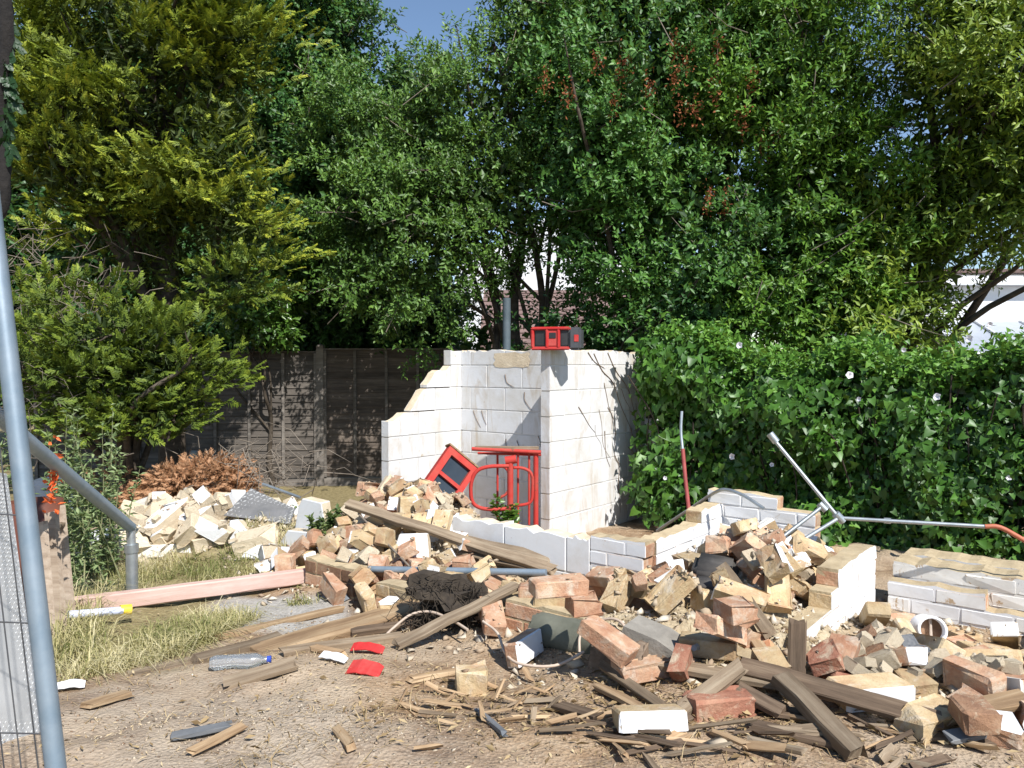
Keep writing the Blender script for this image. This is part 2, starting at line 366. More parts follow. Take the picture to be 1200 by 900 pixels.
def build_ground():
    xs = np.concatenate([-np.geomspace(300, 5.2, 26), np.arange(-5.1, 5.1, 0.026), np.geomspace(5.2, 300, 26)])
    ys = np.concatenate([-np.geomspace(200, 0.2, 16) + 1.5, np.arange(1.5, 8.8, 0.026), np.geomspace(8.9, 600, 34)])
    X, Y = np.meshgrid(xs, ys); Z = ground_z(X, Y)
    nx, ny = len(xs), len(ys)
    V = np.stack([X, Y, Z], -1).reshape(-1, 3)
    i = (np.arange(ny - 1)[:, None] * nx + np.arange(nx - 1)[None, :]).ravel()
    Q = np.stack([i, i + 1, i + 1 + nx, i + nx], -1)
    t = NT('bare_earth'); v = t.coord(rnd=False)
    big = t.noise(v, 1.1, 5, 0.6, 0.4); mid = t.noise(v, 6, 7, 0.7); fine = t.noise(v, 60, 5, 0.75)
    c = t.ramp(mid, [(0.28, (0.155, 0.09, 0.048)), (0.48, (0.30, 0.20, 0.118)), (0.66, (0.44, 0.325, 0.21))])
    c = t.mix(t.gray(big, 0.42, 0.60), c, t.mix(0.6, c, (0.47, 0.39, 0.29)))
    c = t.mix(t.gray(t.noise(v, 1.7, 6, 0.65, 0.8), 0.50, 0.62), c, t.mix(0.65, c, (0.17, 0.105, 0.06)))
    c = t.mix(t.gray(fine, 0.54, 0.72), c, (0.46, 0.37, 0.265))
    c = t.mix(t.gray(t.noise(v, 130, 3, 0.6), 0.6, 0.72), c, (0.12, 0.08, 0.05))
    def attr(n):
        a = t.node('ShaderNodeAttribute'); a.attribute_name = n; return a.outputs['Fac']
    rub = t.ramp(t.noise(v, 18, 6, 0.7), [(0.3, (0.22, 0.16, 0.10)), (0.5, (0.42, 0.34, 0.22)), (0.7, (0.56, 0.48, 0.34))])
    c = t.mix(attr('rubble'), c, rub)
    gr = t.ramp(t.noise(v, 25, 6, 0.7), [(0.3, (0.13, 0.10, 0.05)), (0.55, (0.27, 0.22, 0.11)), (0.75, (0.38, 0.32, 0.18))])
    c = t.mix(attr('turf'), c, gr)
    cc = t.ramp(t.noise(v, 30, 6, 0.75), [(0.3, (0.27, 0.25, 0.22)), (0.55, (0.40, 0.375, 0.335)), (0.75, (0.47, 0.45, 0.41))])
    c = t.mix(attr('slab'), c, cc)
    vo = t.node('ShaderNodeTexVoronoi'); vo.inputs['Scale'].default_value = 75; t.l(v, vo.inputs['Vector'])
    t.bump(t.mix(0.5, vo.outputs['Distance'], fine), 0.8, 0.015)
    m = np_mesh('ground', V, Q, t.done(c, 0.95, spec=0.15), smooth=True)
    xf, yf = V[:, 0], V[:, 1]; e = fbm(xf * 3, yf * 3, 0, 31)
    rubble = np.clip(mound(xf, yf) * 12 - 0.2 + 0.3 * e, 0, 1)
    turf = np.clip(3 * (1 - np.maximum(np.abs((xf + 2.2) / 0.95), np.abs((yf - 4.15) / 1.15))) + 0.8 * e, 0, 1)
    turf = np.maximum(turf, np.clip((yf - 8) * 2, 0, 1))
    slab = np.clip(4 * (1 - np.maximum(np.abs((xf + 1.25) / 0.42), np.abs((yf - 4.0) / 0.42))) + 0.5 * e, 0, 1)
    road = np.clip((2.9 - yf + 0.25 * (-xf - 0.5)) * 3 + e, 0, 1) * np.clip((-xf + 0.2) * 2, 0, 1)
    for n, arr in (('rubble', rubble), ('turf', turf * (1 - slab)), ('slab', np.maximum(slab, 0.22 * road))):
        a = m.attributes.new(n, 'FLOAT', 'POINT'); a.data.foreach_set('value', arr.astype(np.float32))
    o = link('ground', m); o['kind'] = 'structure'; return o
build_ground()

# ------------------------------------------------------------------ height field that loose pieces are dropped on
HX0, HY0, HC = -4.0, 1.6, 0.014
HNX, HNY = int(8.0 / HC), int(7.0 / HC)
hx = HX0 + (np.arange(HNX) + 0.5) * HC; hy = HY0 + (np.arange(HNY) + 0.5) * HC
_gx, _gy = np.meshgrid(hx, hy)
HM = (ground_z(_gx, _gy) - 0.03 * np.clip(mound(_gx, _gy) * 8, 0, 1)).astype(float)     # pieces bed into the loose fill
WALLM = np.zeros(HM.shape, bool)

def envelope(Mx, half, cx, cy):
    """lowest and highest z of an oriented box over the cells of its footprint"""
    R = np.array(Mx.to_3x3()); c = np.array(Mx.translation); half = np.array(half)
    ext = np.abs(R) @ half
    i0, i1 = int((c[0] - ext[0] - HX0) / HC), int((c[0] + ext[0] - HX0) / HC) + 1
    j0, j1 = int((c[1] - ext[1] - HY0) / HC), int((c[1] + ext[1] - HY0) / HC) + 1
    i0, j0 = max(i0, 0), max(j0, 0); i1, j1 = min(i1, HNX), min(j1, HNY)
    if i1 <= i0 or j1 <= j0: return None
    gx, gy = np.meshgrid(hx[i0:i1] - c[0], hy[j0:j1] - c[1])
    lo = np.full(gx.shape, -1e9); hi = np.full(gx.shape, 1e9)
    for a in range(3):
        p = R[0, a] * gx + R[1, a] * gy; dz = R[2, a]
        if abs(dz) < 1e-6:
            bad = np.abs(p) > half[a]; lo[bad] = 1; hi[bad] = -1; lo = np.where(bad, 1e9, lo); continue
        t0, t1 = (-half[a] - p) / dz, (half[a] - p) / dz
        lo = np.maximum(lo, np.minimum(t0, t1)); hi = np.minimum(hi, np.maximum(t0, t1))
    ok = lo < hi
    return (slice(j0, j1), slice(i0, i1)), lo, hi, ok

def settle(Rm, half, x, y, write=True, sink=0.004):
    Mx = Rm.to_4x4(); Mx.translation = (x, y, 0)
    e = envelope(Mx, half, x, y)
    if e is None or not e[3].any(): return None
    sl_, lo, hi, ok = e
    h = HM[sl_]
    z = float(np.max((h - lo)[ok])) - sink
    void = float(np.mean((z + lo - h)[ok]))
    if write: h[ok] = np.maximum(h[ok], (z + hi)[ok])
    Mx.translation = (x, y, z); return Mx, void, z

def drop(x, y, half, yaw=None, tries=10, tilt=0.35, faces=(0, 0, 0, 1, 2), void_w=3.0, lim=0.10):
    """lay a box down on what is already there, in the best resting of a few poses"""
    best = None
    ii, jj = int((x - HX0) / HC), int((y - HY0) / HC)
    if not (0 <= ii < HNX and 0 <= jj < HNY) or WALLM[jj, ii]: return None
    tz = float(ground_z(x, y))
    for k in range(tries):
        a = random.uniform(0, 2 * math.pi) if yaw is None else yaw + random.uniform(-0.15, 0.15)
        f = random.choice(faces)
        B = Matrix.Identity(3)
        if f == 1: B = Matrix.Rotation(math.pi / 2, 3, 'X')
        if f == 2: B = Matrix.Rotation(math.pi / 2, 3, 'Y')
        r = max(half) * 0.8
        i, j = int((x - HX0) / HC), int((y - HY0) / HC); w = int(r / HC)
        P = HM[max(j - w, 0):j + w + 1, max(i - w, 0):i + w + 1]
        if P.size < 9: return None
        gy, gx = np.mgrid[0:P.shape[0], 0:P.shape[1]]
        A = np.c_[gx.ravel() * HC, gy.ravel() * HC, np.ones(P.size)]
        co = np.linalg.lstsq(A, P.ravel(), rcond=None)[0]
        n = Vector((-co[0] + random.gauss(0, tilt), -co[1] + random.gauss(0, tilt), 1)).normalized()
        if n.z < 0.6: n = Vector((n.x * 0.6, n.y * 0.6, 0.8)).normalized()
        Rm = Vector((0, 0, 1)).rotation_difference(n).to_matrix() @ Matrix.Rotation(a, 3, 'Z') @ B
        s = settle(Rm, half, x, y, False)
        if s is None or s[2] > tz + lim: continue
        sc = s[1] * void_w + s[2]
        if best is None or sc < best[0]: best = (sc, Rm)
    if best is None: return None
    return settle(best[1], half, x, y, True)[0]

# ------------------------------------------------------------------ brick and chunk meshes
BL, BW, BH = 0.215, 0.1025, 0.065
_cache = {}
def piece_mesh(name, dims, mats, paint=(), jit=0.003, bev=0.005, cut=0, frog=False, seed=0):
    """a chamfered block; paint lists which local faces ('-y', '+z' ...) carry material 1; broken cuts show material 2"""
    rs = random.Random(seed); bm = bmesh.new(); bmesh.ops.create_cube(bm, size=1)
    for v in bm.verts: v.co = Vector((v.co.x * dims[0], v.co.y * dims[1], v.co.z * dims[2]))
    if cut:
        for k in range(cut):
            ax = rs.choice((-1, 1)); n = Vector((ax * rs.uniform(0.6, 1), rs.uniform(-0.7, 0.7), rs.uniform(-0.6, 0.9))).normalized()
            sup = abs(n.x) * dims[0] / 2 + abs(n.y) * dims[1] / 2 + abs(n.z) * dims[2] / 2
            r = bmesh.ops.bisect_plane(bm, geom=bm.verts[:] + bm.edges[:] + bm.faces[:], plane_co=n * sup * rs.uniform(0.62, 0.85), plane_no=n, clear_outer=True)
            ed = [e for e in r['geom_cut'] if isinstance(e, bmesh.types.BMEdge)]
            if ed:
                f = bmesh.ops.contextual_create(bm, geom=ed)
                for q in f.get('faces', []): q.material_index = 2
    if frog:
        top = [f for f in bm.faces if f.normal.z > 0.9]
        if top:
            r = bmesh.ops.inset_region(bm, faces=top, thickness=0.022)
            bmesh.ops.translate(bm, verts=list({v for f in top for v in f.verts}), vec=(0, 0, -0.014))
    if bev: bmesh.ops.bevel(bm, geom=bm.edges[:], offset=bev, segments=1, affect='EDGES', clamp_overlap=True)
    for f in bm.faces:
        if f.material_index == 2: continue
        f.normal_update()
        for p in paint:
            ax = 'xyz'.index(p[1]); sg = 1 if p[0] == '+' else -1
            if f.normal[ax] * sg > 0.6: f.material_index = 1
    for v in bm.verts: v.co += Vector((rs.gauss(0, jit), rs.gauss(0, jit), rs.gauss(0, jit)))
    m = bpy.data.meshes.new(name); bm.to_mesh(m); bm.free()
    for mt in mats: m.materials.append(mt)
    return m

BODY = {'tan': 'brick_tan', 'pink': 'brick_pink', 'red': 'brick_red', 'brown': 'brick_brown'}
def brick_mesh(color, form='whole', paint=(), var=0, worn=False, flip=False):
    key = (color, form, tuple(paint), var, worn)
    if key not in _cache:
        L = {'whole': BL, 'laid': BL, 'half': BL * 0.52, 'chip': BL, 'bat': BL * 0.7, 'frog': BL, 'cube': .112}[form]
        _cache[key] = piece_mesh('brick', (L, BW, BH), [M[BODY[color]], M['white_worn' if worn else 'white'], M['brick_' + ('tan' if color == 'tan' else 'pink')]],
                                 paint, 0.0016 if form == 'laid' else 0.0022 if form == 'whole' else 0.0048, 0.003 if form == 'laid' else 0.0055, {'chip': 1, 'bat': 1, 'half': 1}.get(form, 0), form == 'frog', hash(str(key)) % 9973 if False else len(_cache) + 3)
    return _cache[key]
FORM_HALF = {'whole': (BL / 2, BW / 2, BH / 2), 'chip': (BL / 2, BW / 2, BH / 2), 'frog': (BL / 2, BW / 2, BH / 2),
             'bat': (BL * 0.35, BW / 2, BH / 2), 'half': (BL * 0.26, BW / 2, BH / 2), 'cube': (.056, BW / 2, BH / 2)}

def chunk_mesh(name, size, mats, seed, flat=None, n=11):
    """an angular lump: the hull of a few points; flat paints the -y side"""
    rs = random.Random(seed); bm = bmesh.new()
    for k in range(n):
        v = Vector((rs.gauss(0, 1), rs.gauss(0, 1), rs.gauss(0, 1))).normalized() * rs.uniform(0.75, 1.05)
        v = Vector((max(-0.72, min(0.72, v.x)), max(-0.72, min(0.72, v.y)), max(-0.72, min(0.72, v.z)))) / 1.44
        if flat is not None and v.y < 0: v.y = -0.5
        bm.verts.new((v.x * size[0], v.y * size[1], v.z * size[2]))
    r = bmesh.ops.convex_hull(bm, input=bm.verts[:])
    dead = [g for g in r['geom_interior'] if isinstance(g, bmesh.types.BMVert)]
    if dead: bmesh.ops.delete(bm, geom=dead, context='VERTS')
    bmesh.ops.dissolve_limit(bm, angle_limit=0.12, verts=bm.verts[:], edges=bm.edges[:])
    bmesh.ops.triangulate(bm, faces=bm.faces[:])
    for f in bm.faces:
        f.normal_update()
        if flat is not None and f.normal.y < -0.85: f.material_index = 1
    m = bpy.data.meshes.new(name); bm.to_mesh(m); bm.free()
    for mt in mats: m.materials.append(mt)
    return m

# ------------------------------------------------------------------ walls
def raster_wall(Mx, x0, x1, y0, y1, z1):
    c = Mx @ Vector(((x0 + x1) / 2, (y0 + y1) / 2, z1 / 2)); W = Mx.to_3x3().to_4x4(); W.translation = c
    e = envelope(W, ((x1 - x0) / 2, (y1 - y0) / 2, z1 / 2), c.x, c.y)
    if e is None: return
    s, lo, hi, ok = e; h = HM[s]; h[ok] = np.maximum(h[ok], z1); WALLM[s] |= ok

def frame(p, direction):
    d = Vector((direction[0], direction[1], 0)).normalized()
    Mx = Matrix((( d.x, -d.y, 0, p[0]), (d.y, d.x, 0, p[1]), (0, 0, 1, 0), (0, 0, 0, 1))); return Mx

def brick_wall(root, Mx, length, z0, top, colors, paint=('-y',), thick=BW, s0=0.0, worn=0.0, mortar_paint=True, rag=0.0, header_ends=False):
    """courses of single bricks under a top line given as a function of the run; bricks are parts, joints one mortar part"""
    mo = MB(); k = 0; z = z0
    cw = 'white_worn' if worn > 0.5 else 'white'
    maxz = max(top(s0 + length * i / 20) for i in range(21))
    while z + 0.03 < maxz:
        x = s0 - (0.1125 if k % 2 else 0); runs = []
        while x < s0 + length - 0.03:
            a, b = max(x, s0), min(x + BL, s0 + length)
            if b - a > 0.045 and top((a + b) / 2) + random.uniform(-rag, rag) >= z + 0.04:
                c = random.choice(colors); whole = b - a > BL - 0.01
                wn_ = random.random() < worn
                m = brick_mesh(c, 'laid', paint, random.randrange(3), wn_)
                T = Matrix.Translation(((a + b) / 2, random.uniform(-0.0012, 0.0012), z + BH / 2)) @ Matrix.Diagonal(((b - a) / BL, thick / BW, 1, 1))
                if random.random() < 0.5 and '-y' in paint and '+y' in paint or not paint: T = T @ Matrix.Rotation(math.pi, 4, 'Z')
                link('brick', m, root, T)
                if runs and abs(runs[-1][1] - a) < 0.03: runs[-1][1] = b
                else: runs.append([a, b])
            x += BL + 0.01
        for a, b in runs:
            h = thick / 2 - 0.003
            zz = z + BH + 0.0095
            v = [(a + .003, -h, z - 0.0005), (b - .003, -h, z - 0.0005), (b - .003, h, z - 0.0005), (a + .003, h, z - 0.0005)]
            up = top((a + b) / 2) > z + 0.14
            nseg = max(2, int((b - a) / 0.05)); vv = []; 
            for i in range(nseg + 1):
                xx = a + .003 + (b - a - .006) * i / nseg; dz = 0 if up else random.uniform(-0.006, 0.010)
                vv += [(xx, -h, z - 0.0005), (xx, h, z - 0.0005), (xx, -h, zz + dz), (xx, h, zz + dz)]
            fs, ms = [], []
            for i in range(nseg):
                q = i * 4
                fs += [(q, q + 4, q + 6, q + 2), (q + 5, q + 1, q + 3, q + 7), (q + 2, q + 6, q + 7, q + 3)]
                ms += [1 if '-y' in paint and mortar_paint else 0, 1 if '+y' in paint and mortar_paint else 0, 0]
            fs += [(0, 2, 3, 1), (nseg * 4, nseg * 4 + 1, nseg * 4 + 3, nseg * 4 + 2)]; ms += [0, 0]
            mo.add(vv, fs, ms)
            raster_wall(Mx, a, b, -thick / 2, thick / 2, z + BH)
        z += BH + 0.01; k += 1
    mo.build('mortar', [M['mortar'], M[cw]], root)

def lerp_profile(pts):
    xs, zs = [p[0] for p in pts], [p[1] for p in pts]
    return lambda s: float(np.interp(s, xs, zs))

def block_wall(root, Mx, length, z0, top, mats, thick=0.10, bl=0.44, bh=0.215, joint=0.010, shift=0.0, raster=True, raw_end=False):
    """hollow-looking painted concrete blocks, cut along the broken top line"""
    z = z0; k = 0; core = MB()
    maxz = max(top(length * i / 60) for i in range(61))
    while z < maxz - 0.02:
        x = -(0.22 if k % 2 else 0) + shift
        while x < length:
            a, b = max(x, 0), min(x + bl, length)
            if b - a > 0.04:
                n = 9; cols = []
                for i in range(n):
                    s = a + (b - a) * i / (n - 1); cols.append((s, min(z + bh, top(s))))
                cols = [(s, h) for s, h in cols if h > z + 0.012]
                if len(cols) >= 2:
                    full = all(h > z + bh - 1e-6 for _, h in cols) and len(cols) == n
                    if full: cols = [cols[0], cols[-1]]
                    else: cols = [(s, h + (random.uniform(-0.022, 0.006) if h < z + bh - 1e-6 else 0)) for s, h in cols]
                    c = 0.003; q = len(cols); v = []; hy_ = thick / 2
                    # front outline, inset front outline (chamfer), the same at the back
                    out = [(cols[0][0], z)] + [(cols[-1][0], z)] + [(s, h) for s, h in cols[::-1]]
                    cx = sum(p[0] for p in out) / len(out); cz = sum(p[1] for p in out) / len(out)
                    def ins(p): return (p[0] + (c if p[0] < cx else -c), p[1] + (c if p[1] < cz else -c))
                    N = len(out); off = random.uniform(-0.001, 0.001)
                    o0 = ((out[0][0] + out[1][0]) / 2, z)
                    for (s, h), yy in [(ins(p), -hy_ - off) for p in out] + [(p, -hy_ + c * 1.2) for p in out] + [(p, hy_ - c * 1.2) for p in out] + [(ins(p), hy_) for p in out]:
                        v.append((s - o0[0], yy, h - o0[1]))
                    fs = [tuple(range(N)), tuple(range(3 * N, 4 * N))[::-1]]; ms = [0, 0]
                    for r in range(3):
                        for i in range(N):
                            j = (i + 1) % N
                            fs.append((r * N + j, r * N + i, (r + 1) * N + i, (r + 1) * N + j))
                            ms.append(0 if r != 1 or i in (1, N - 1) and raw_end is False else 1)
                    mb = MB(); mb.add(v, fs, ms)
                    mb.build('block', mats, root, Matrix.Translation((o0[0], 0, o0[1])))
                    hh = thick / 2 - 0.0045
                    hm_ = min(h for _, h in cols)
                    if hm_ > z + 0.05: core.box(a - joint + 0.0005 if a > 0.01 and cols[0][0] < a + .01 else cols[0][0] + .01, b - .0005 if b < length and cols[-1][0] > b - .01 else cols[-1][0] - 0.01, -hh, hh, z - joint + 0.0005, hm_ - 0.004, 0)
                    if raster: raster_wall(Mx, a, b, -thick / 2, thick / 2, float(np.mean([h for _, h in cols])))
            x += bl + joint
        z += bh + joint; k += 1
    core.build('mortar', [M['joint_white']], root)

# --- tall white block walls: left return, back wall, right wall
ZTOP = 1.70
Rn = Vector((0.29, 6.70, 0))                                     # near end of the right wall
Mr = frame(Rn, E2)
right_wall = thing('block_wall', 'tall white painted block wall with dead vine stains beside the leafy hedge', 'wall', mat=Mr)
block_wall(right_wall, Mr, 1.72, -0.02, lerp_profile([(0, ZTOP), (0.8, ZTOP - .005), (1.72, ZTOP - 0.02)]), [M['white_block'], M['block_raw']])
J = Rn + E2 * 0.52 - E1 * 0.052                                     # where the back wall meets it
C0 = J - E1 * 1.36
Mb = frame(C0, E1)
back_wall = thing('block_wall', 'white block wall with one bare patch, behind the red steel cage', 'wall', mat=Mb)
block_wall(back_wall, Mb, 1.355, -0.02, lerp_profile([(0, ZTOP), (1.36, ZTOP)]), [M['white_block'], M['block_raw']], shift=-0.1)
Ml = frame(C0 - E2 * 1.06 - E1 * 0.052, E2)
left_wall = thing('block_wall', 'white block wall broken away along a curved raw edge', 'wall', mat=Ml)
block_wall(left_wall, Ml, 1.11, -0.02, lerp_profile([(0, 1.03), (0.10, 1.04), (0.18, 1.09), (0.30, 1.13), (0.38, 1.22), (0.46, 1.31), (0.56, 1.40), (0.64, 1.49), (0.70, 1.50), (0.83, 1.505), (0.831, ZTOP), (1.2, ZTOP)]), [M['white_block'], M['block_raw']], shift=-0.05)
# stub of block in shade beyond the right wall
Ms = frame(Rn + E2 * 1.72 + E1 * 0.06, E1)
stub = thing('block_stub', 'low grey block stub standing out past the vine stained wall', 'wall', mat=Ms)
block_wall(stub, Ms, 0.16, -0.02, lerp_profile([(0, 1.0), (0.2, 0.98)]), [M['white_block'], M['block_raw']])

# --- low white wall in front of the red cage (block run, then brick end)
A0 = Vector((-1.42, 5.74, 0)); Ma = frame(A0, E1)
low_wall = thing('low_wall', 'low pale rendered wall with broken mortar top in front of red cage', 'wall', mat=Ma)
block_wall(low_wall, Ma @ Matrix.Translation((0, 0, 0)), 2.40, -0.06, lerp_profile([(0, 0.30), (.3, .36), (0.7, 0.40), (0.95, 0.44), (1.05, 0.53), (1.2, 0.585), (1.5, 0.60), (1.95, 0.60), (2.0, .585), (2.4, 0.60)]), [M['white'], M['mortar_pale']], thick=0.105, bh=0.215)
Me = Ma @ Matrix.Translation((2.405, 0, 0))
low_end = thing('brick_pier', 'white painted brick pier with bare broken end closing the pale low wall', 'wall', mat=Me)
brick_wall(low_end, Me, 0.34, -0.06, lambda s: 0.60, ['tan', 'pink', 'brown'], ('-y',), rag=0)
# --- wall running back from the pier, and the higher stub across its end
B0 = A0 + E1 * 2.70 + E2 * 0.06; Mbk = frame(B0, E2)
side_wall = thing('brick_wall', 'bright white painted brick wall running back from the pier, stepped top', 'wall', mat=Mbk)
brick_wall(side_wall, Mbk, 0.92, -0.06, lerp_profile([(0, 0.60), (0.45, 0.60), (0.46, 0.66), (0.95, 0.67)]), ['tan', 'pink', 'brown'], ('-y',))
Cc = B0 + E2 * 0.92 - E1 * 0.05; Mc = frame(Cc, E1)
end_wall = thing('brick_wall', 'white painted brick stub crossed by the shadow of a leaning tube', 'wall', mat=Mc)
brick_wall(end_wall, Mc @ Matrix.Identity(4), 0.66, -0.06, lerp_profile([(0, 0.765), (0.52, 0.765), (0.53, 0.69), (0.7, 0.69)]), ['tan', 'pink'], ('-y',))
# --- racked wall coming forward beside the pit
D1 = Vector((1.86, 4.02, 0)); D0 = D1 - E2 * 1.12; Md = frame(D1 - E2 * 1.34, E2)
racked = thing('brick_wall', 'racked back brick wall, white on its pit side, stepping down to the front', 'wall', mat=Md)
brick_wall(racked, Md, 1.34, -0.06, lerp_profile([(0, 0.40), (0.16, 0.42), (0.30, 0.47), (0.45, 0.50), (0.62, 0.53), (0.8, 0.60), (1.34, 0.62)]), ['tan', 'tan', 'pink', 'brown'], ('-y',))
# --- back wall of the pit with the thick peeling wall behind it, and the stepped wall on its right
F0 = D1 + E1 * 0.10 + E2 * 0.10; Mf = frame(F0, E1)
pit_wall = thing('brick_wall', 'low white painted brick wall behind the rubble pit, one course stepped', 'wall', mat=Mf)
brick_wall(pit_wall, Mf, 0.95, -0.10, lerp_profile([(0, 0.44), (0.45, 0.44), (0.46, 0.37), (0.95, 0.36)]), ['tan', 'pink', 'red'], ('-y',), worn=0.35)
Mt = frame(F0 + E2 * 0.165, E1)
thick_wall = thing('brick_wall', 'thick old wall with peeling whitewash at the foot of the hedge', 'wall', mat=Mt)
brick_wall(thick_wall, Mt, 1.35, -0.10, lerp_profile([(0, 0.50), (0.5, 0.50), (0.9, 0.47), (1.35, 0.45)]), ['pink', 'brown', 'red'], ('-y', '+z'), thick=0.21, worn=1.0, rag=0.01)
Mt2 = frame(F0 + E2 * 0.39, E1)
brick_wall(thing('brick_wall', 'rear leaf of the thick peeling wall, right under the hedge leaves', 'wall', mat=Mt2), Mt2, 1.75, -0.10, lerp_profile([(0, 0.52), (0.5, 0.52), (0.9, 0.50), (1.75, 0.46)]), ['pink', 'brown', 'red'], ('-y', '+z'), thick=0.21, worn=1.0, rag=0.02)
H1 = F0 + E1 * 0.87 - E2 * 0.06; H0 = H1 - E2 * 1.0; Mh = frame(H0, E2)
edge_wall = thing('brick_wall', 'stepped brick wall end with white outer face at the side of the pit', 'wall', mat=Mh)
brick_wall(edge_wall, Mh, 1.0, -0.06, lerp_profile([(0, 0.36), (0.1, 0.45), (0.2, 0.52), (1.0, 0.54)]), ['tan', 'pink', 'brown'], ('-y',))
# --- front wall footing: corner at the left, then a low run of loose set courses
W0 = px(366, 655, 4.55); W0.z = 0; Mw = frame(W0, E1)
front_wall = thing('brick_wall', 'low brown brick corner standing two courses high beside the pink timber', 'wall', mat=Mw)
brick_wall(front_wall, Mw, 0.44, 0.11, lambda s: 0.42, ['brown', 'brown', 'pink'], (), header_ends=True)
Mw2 = Mw @ Matrix.Translation((0.62, 0, 0))
footing = thing('brick_footing', 'broken front footing of tan brick under the rubble and root clod', 'wall', mat=Mw2)
brick_wall(footing, Mw2, 1.35, 0.08, lerp_profile([(0, 0.33), (0.3, 0.42), (0.7, 0.40), (1.35, 0.45)]), ['tan', 'pink'], ())
Mw3 = frame(px(850, 780, 2.98), E1); Mw3.translation.z = 0
front_run = thing('brick_run', 'two courses of brown brick facing beside the upright dark post', 'wall', mat=Mw3)
brick_wall(front_run, Mw3 @ Matrix.Identity(4), 0.35, 0.22, lambda s: 0.46, ['brown', 'red', 'brown'], ())

# ------------------------------------------------------------------ loose bricks, chunks and blocks dropped on the heaps
def zone_points(n, poly):
    """random points in a quadrilateral given in world x, y"""
    out = []
    a, b, c, d = [Vector(p) for p in poly]
    for _ in range(n):
        s, t = random.random(), random.random()
        p = (a * (1 - s) + b * s) * (1 - t) + (d * (1 - s) + c * s) * t; out.append((p.x, p.y))
    return out
def w(u, v, d): p = px(u, v, d); return (p.x, p.y)

FORMS = ['whole', 'chip', 'chip', 'bat', 'bat', 'half', 'half', 'frog']
def pose(Mx, half):
    R = Mx.to_3x3(); ax = max(range(3), key=lambda a: abs(R[2][a]))
    if abs(R[2][ax]) < 0.90: return 'tipped'
    return ('upended', 'edgewise', 'flat')[ax]
MARKS = [((-.52, 6.5), 'the red frame'), ((-.6, 5.0), 'the leaning plank'), ((-1.1, 4.5), 'the brick corner'), ((-.2, 4.2), 'the blue grey tube'), ((.75, 4.1), 'the pier'),
         ((.3, 3.5), 'the pipe'), ((.6, 3.1), 'the log'), ((1.05, 4.0), 'the sooty blocks'), ((1.3, 3.7), 'the steep plank'), ((1.55, 4.3), 'the stub wall'), ((1.0, 2.8), 'the dark post'),
         ((1.75, 3.5), 'the racked wall'), ((1.95, 3.45), 'the white pipe end'), ((2.3, 3.2), 'the stepped wall'), ((.55, 2.55), 'the clean white brick'), ((1.1, 2.5), 'the dark beams'), ((1.7, 2.6), 'the spilled mortar')]
def near(x, y): return min(MARKS, key=lambda m: (m[0][0] - x) ** 2 + (m[0][1] - y) ** 2)[1]
def fitting(n, poly, half_of, tilt, faces, lim, tries=14):
    """n drops inside the zone; a spot where the piece would stand too proud is given up for another"""
    for _ in range(n):
        item = half_of()
        for (x, y) in zone_points(tries, poly):
            d = drop(x, y, item[0], tilt=tilt, faces=faces, lim=lim)
            if d is not None:
                yield item[1], d; break
def scatter_bricks(n, poly, colors, white, name_label, group, faces=(0, 0, 0, 0, 1, 1, 2), tilt=0.3, forms=FORMS, lim=0.10):
    def pick():
        f = random.choice(forms); return FORM_HALF[f], f
    for f, d in fitting(n, poly, pick, tilt, faces, lim):
        c = random.choice(colors); pt = random.random() < white
        if pt:
            side = max((('-y', -1, 1), ('+x', 1, 0), ('+y', 1, 1), ('-x', -1, 0)), key=lambda q: q[1] * (d[2][q[2]] - d[1][q[2]] * 0.6) + random.uniform(-.4, .4))[0]
            m = brick_mesh(c, f, (side,), random.randrange(2), random.random() < 0.3)
        else: m = brick_mesh(c, f, (), random.randrange(4))
        o = link('brick', m, None, d)
        lb = pose(d, None) + (' white faced ' if pt else {'tan': ' sandy ', 'pink': ' pinkish ', 'red': ' dark red ', 'brown': ' brown '}[c]) + {'whole': 'whole', 'chip': 'chipped', 'bat': 'broken', 'half': 'half', 'frog': 'hollowed'}[f] + ' brick ' + name_label + ' nearest ' + near(d[0][3], d[1][3])
        tag(o, lb, 'brick', group + ': ' + lb)

def scatter_chunks(n, poly, kinds, name, label, cat, group, smin, smax, tilt=0.5, lim=0.08):
    def pick():
        s = random.uniform(smin, smax); dims = (s * random.uniform(0.9, 1.5), s * random.uniform(0.6, 1.0), s * random.uniform(0.45, 0.8))
        return tuple(q * 0.45 for q in dims), dims
    for i, (dims, d) in enumerate(fitting(n, poly, pick, tilt, (0, 0, 1), lim)):
        mats, flat = random.choice(kinds)
        key = (name, tuple(mats), flat, i % 8)
        if key not in _cache:
            q = [M[mats[0]], M[mats[1]], M[mats[0]]]
            _cache[key] = piece_mesh(name, (1, 1, 1), q, ('-y', '+z') if flat and i % 2 else ('+z',) if flat else (), 0.045, 0.03, 3, False, 300 + len(_cache))
        o = link(name, _cache[key], None, d @ Matrix.Diagonal((*dims, 1)))
        big = dims[0] > (smin + smax) * .62
        lb = ('large ' if big else 'small ') + pose(d, None) + ' ' + ('white faced' if flat else {'block_raw': 'sandy', 'mortar_pale': 'pale', 'concrete': 'grey', 'slate': 'dark', 'brick_pink': 'pinkish', 'brick_brown': 'brown', 'brick_tan': 'buff'}[mats[0]]) + ' ' + label + (' nearest ' + near(d[0][3], d[1][3]) if d[0][3] > -1.6 else '')
        tag(o, lb, cat, group + ': ' + lb)

def ab(s, t): p = A0 + E1 * s + E2 * t; return (p.x, p.y)            # along / across the low wall
def db(s, t): p = D0 + E2 * s + E1 * t; return (p.x, p.y)
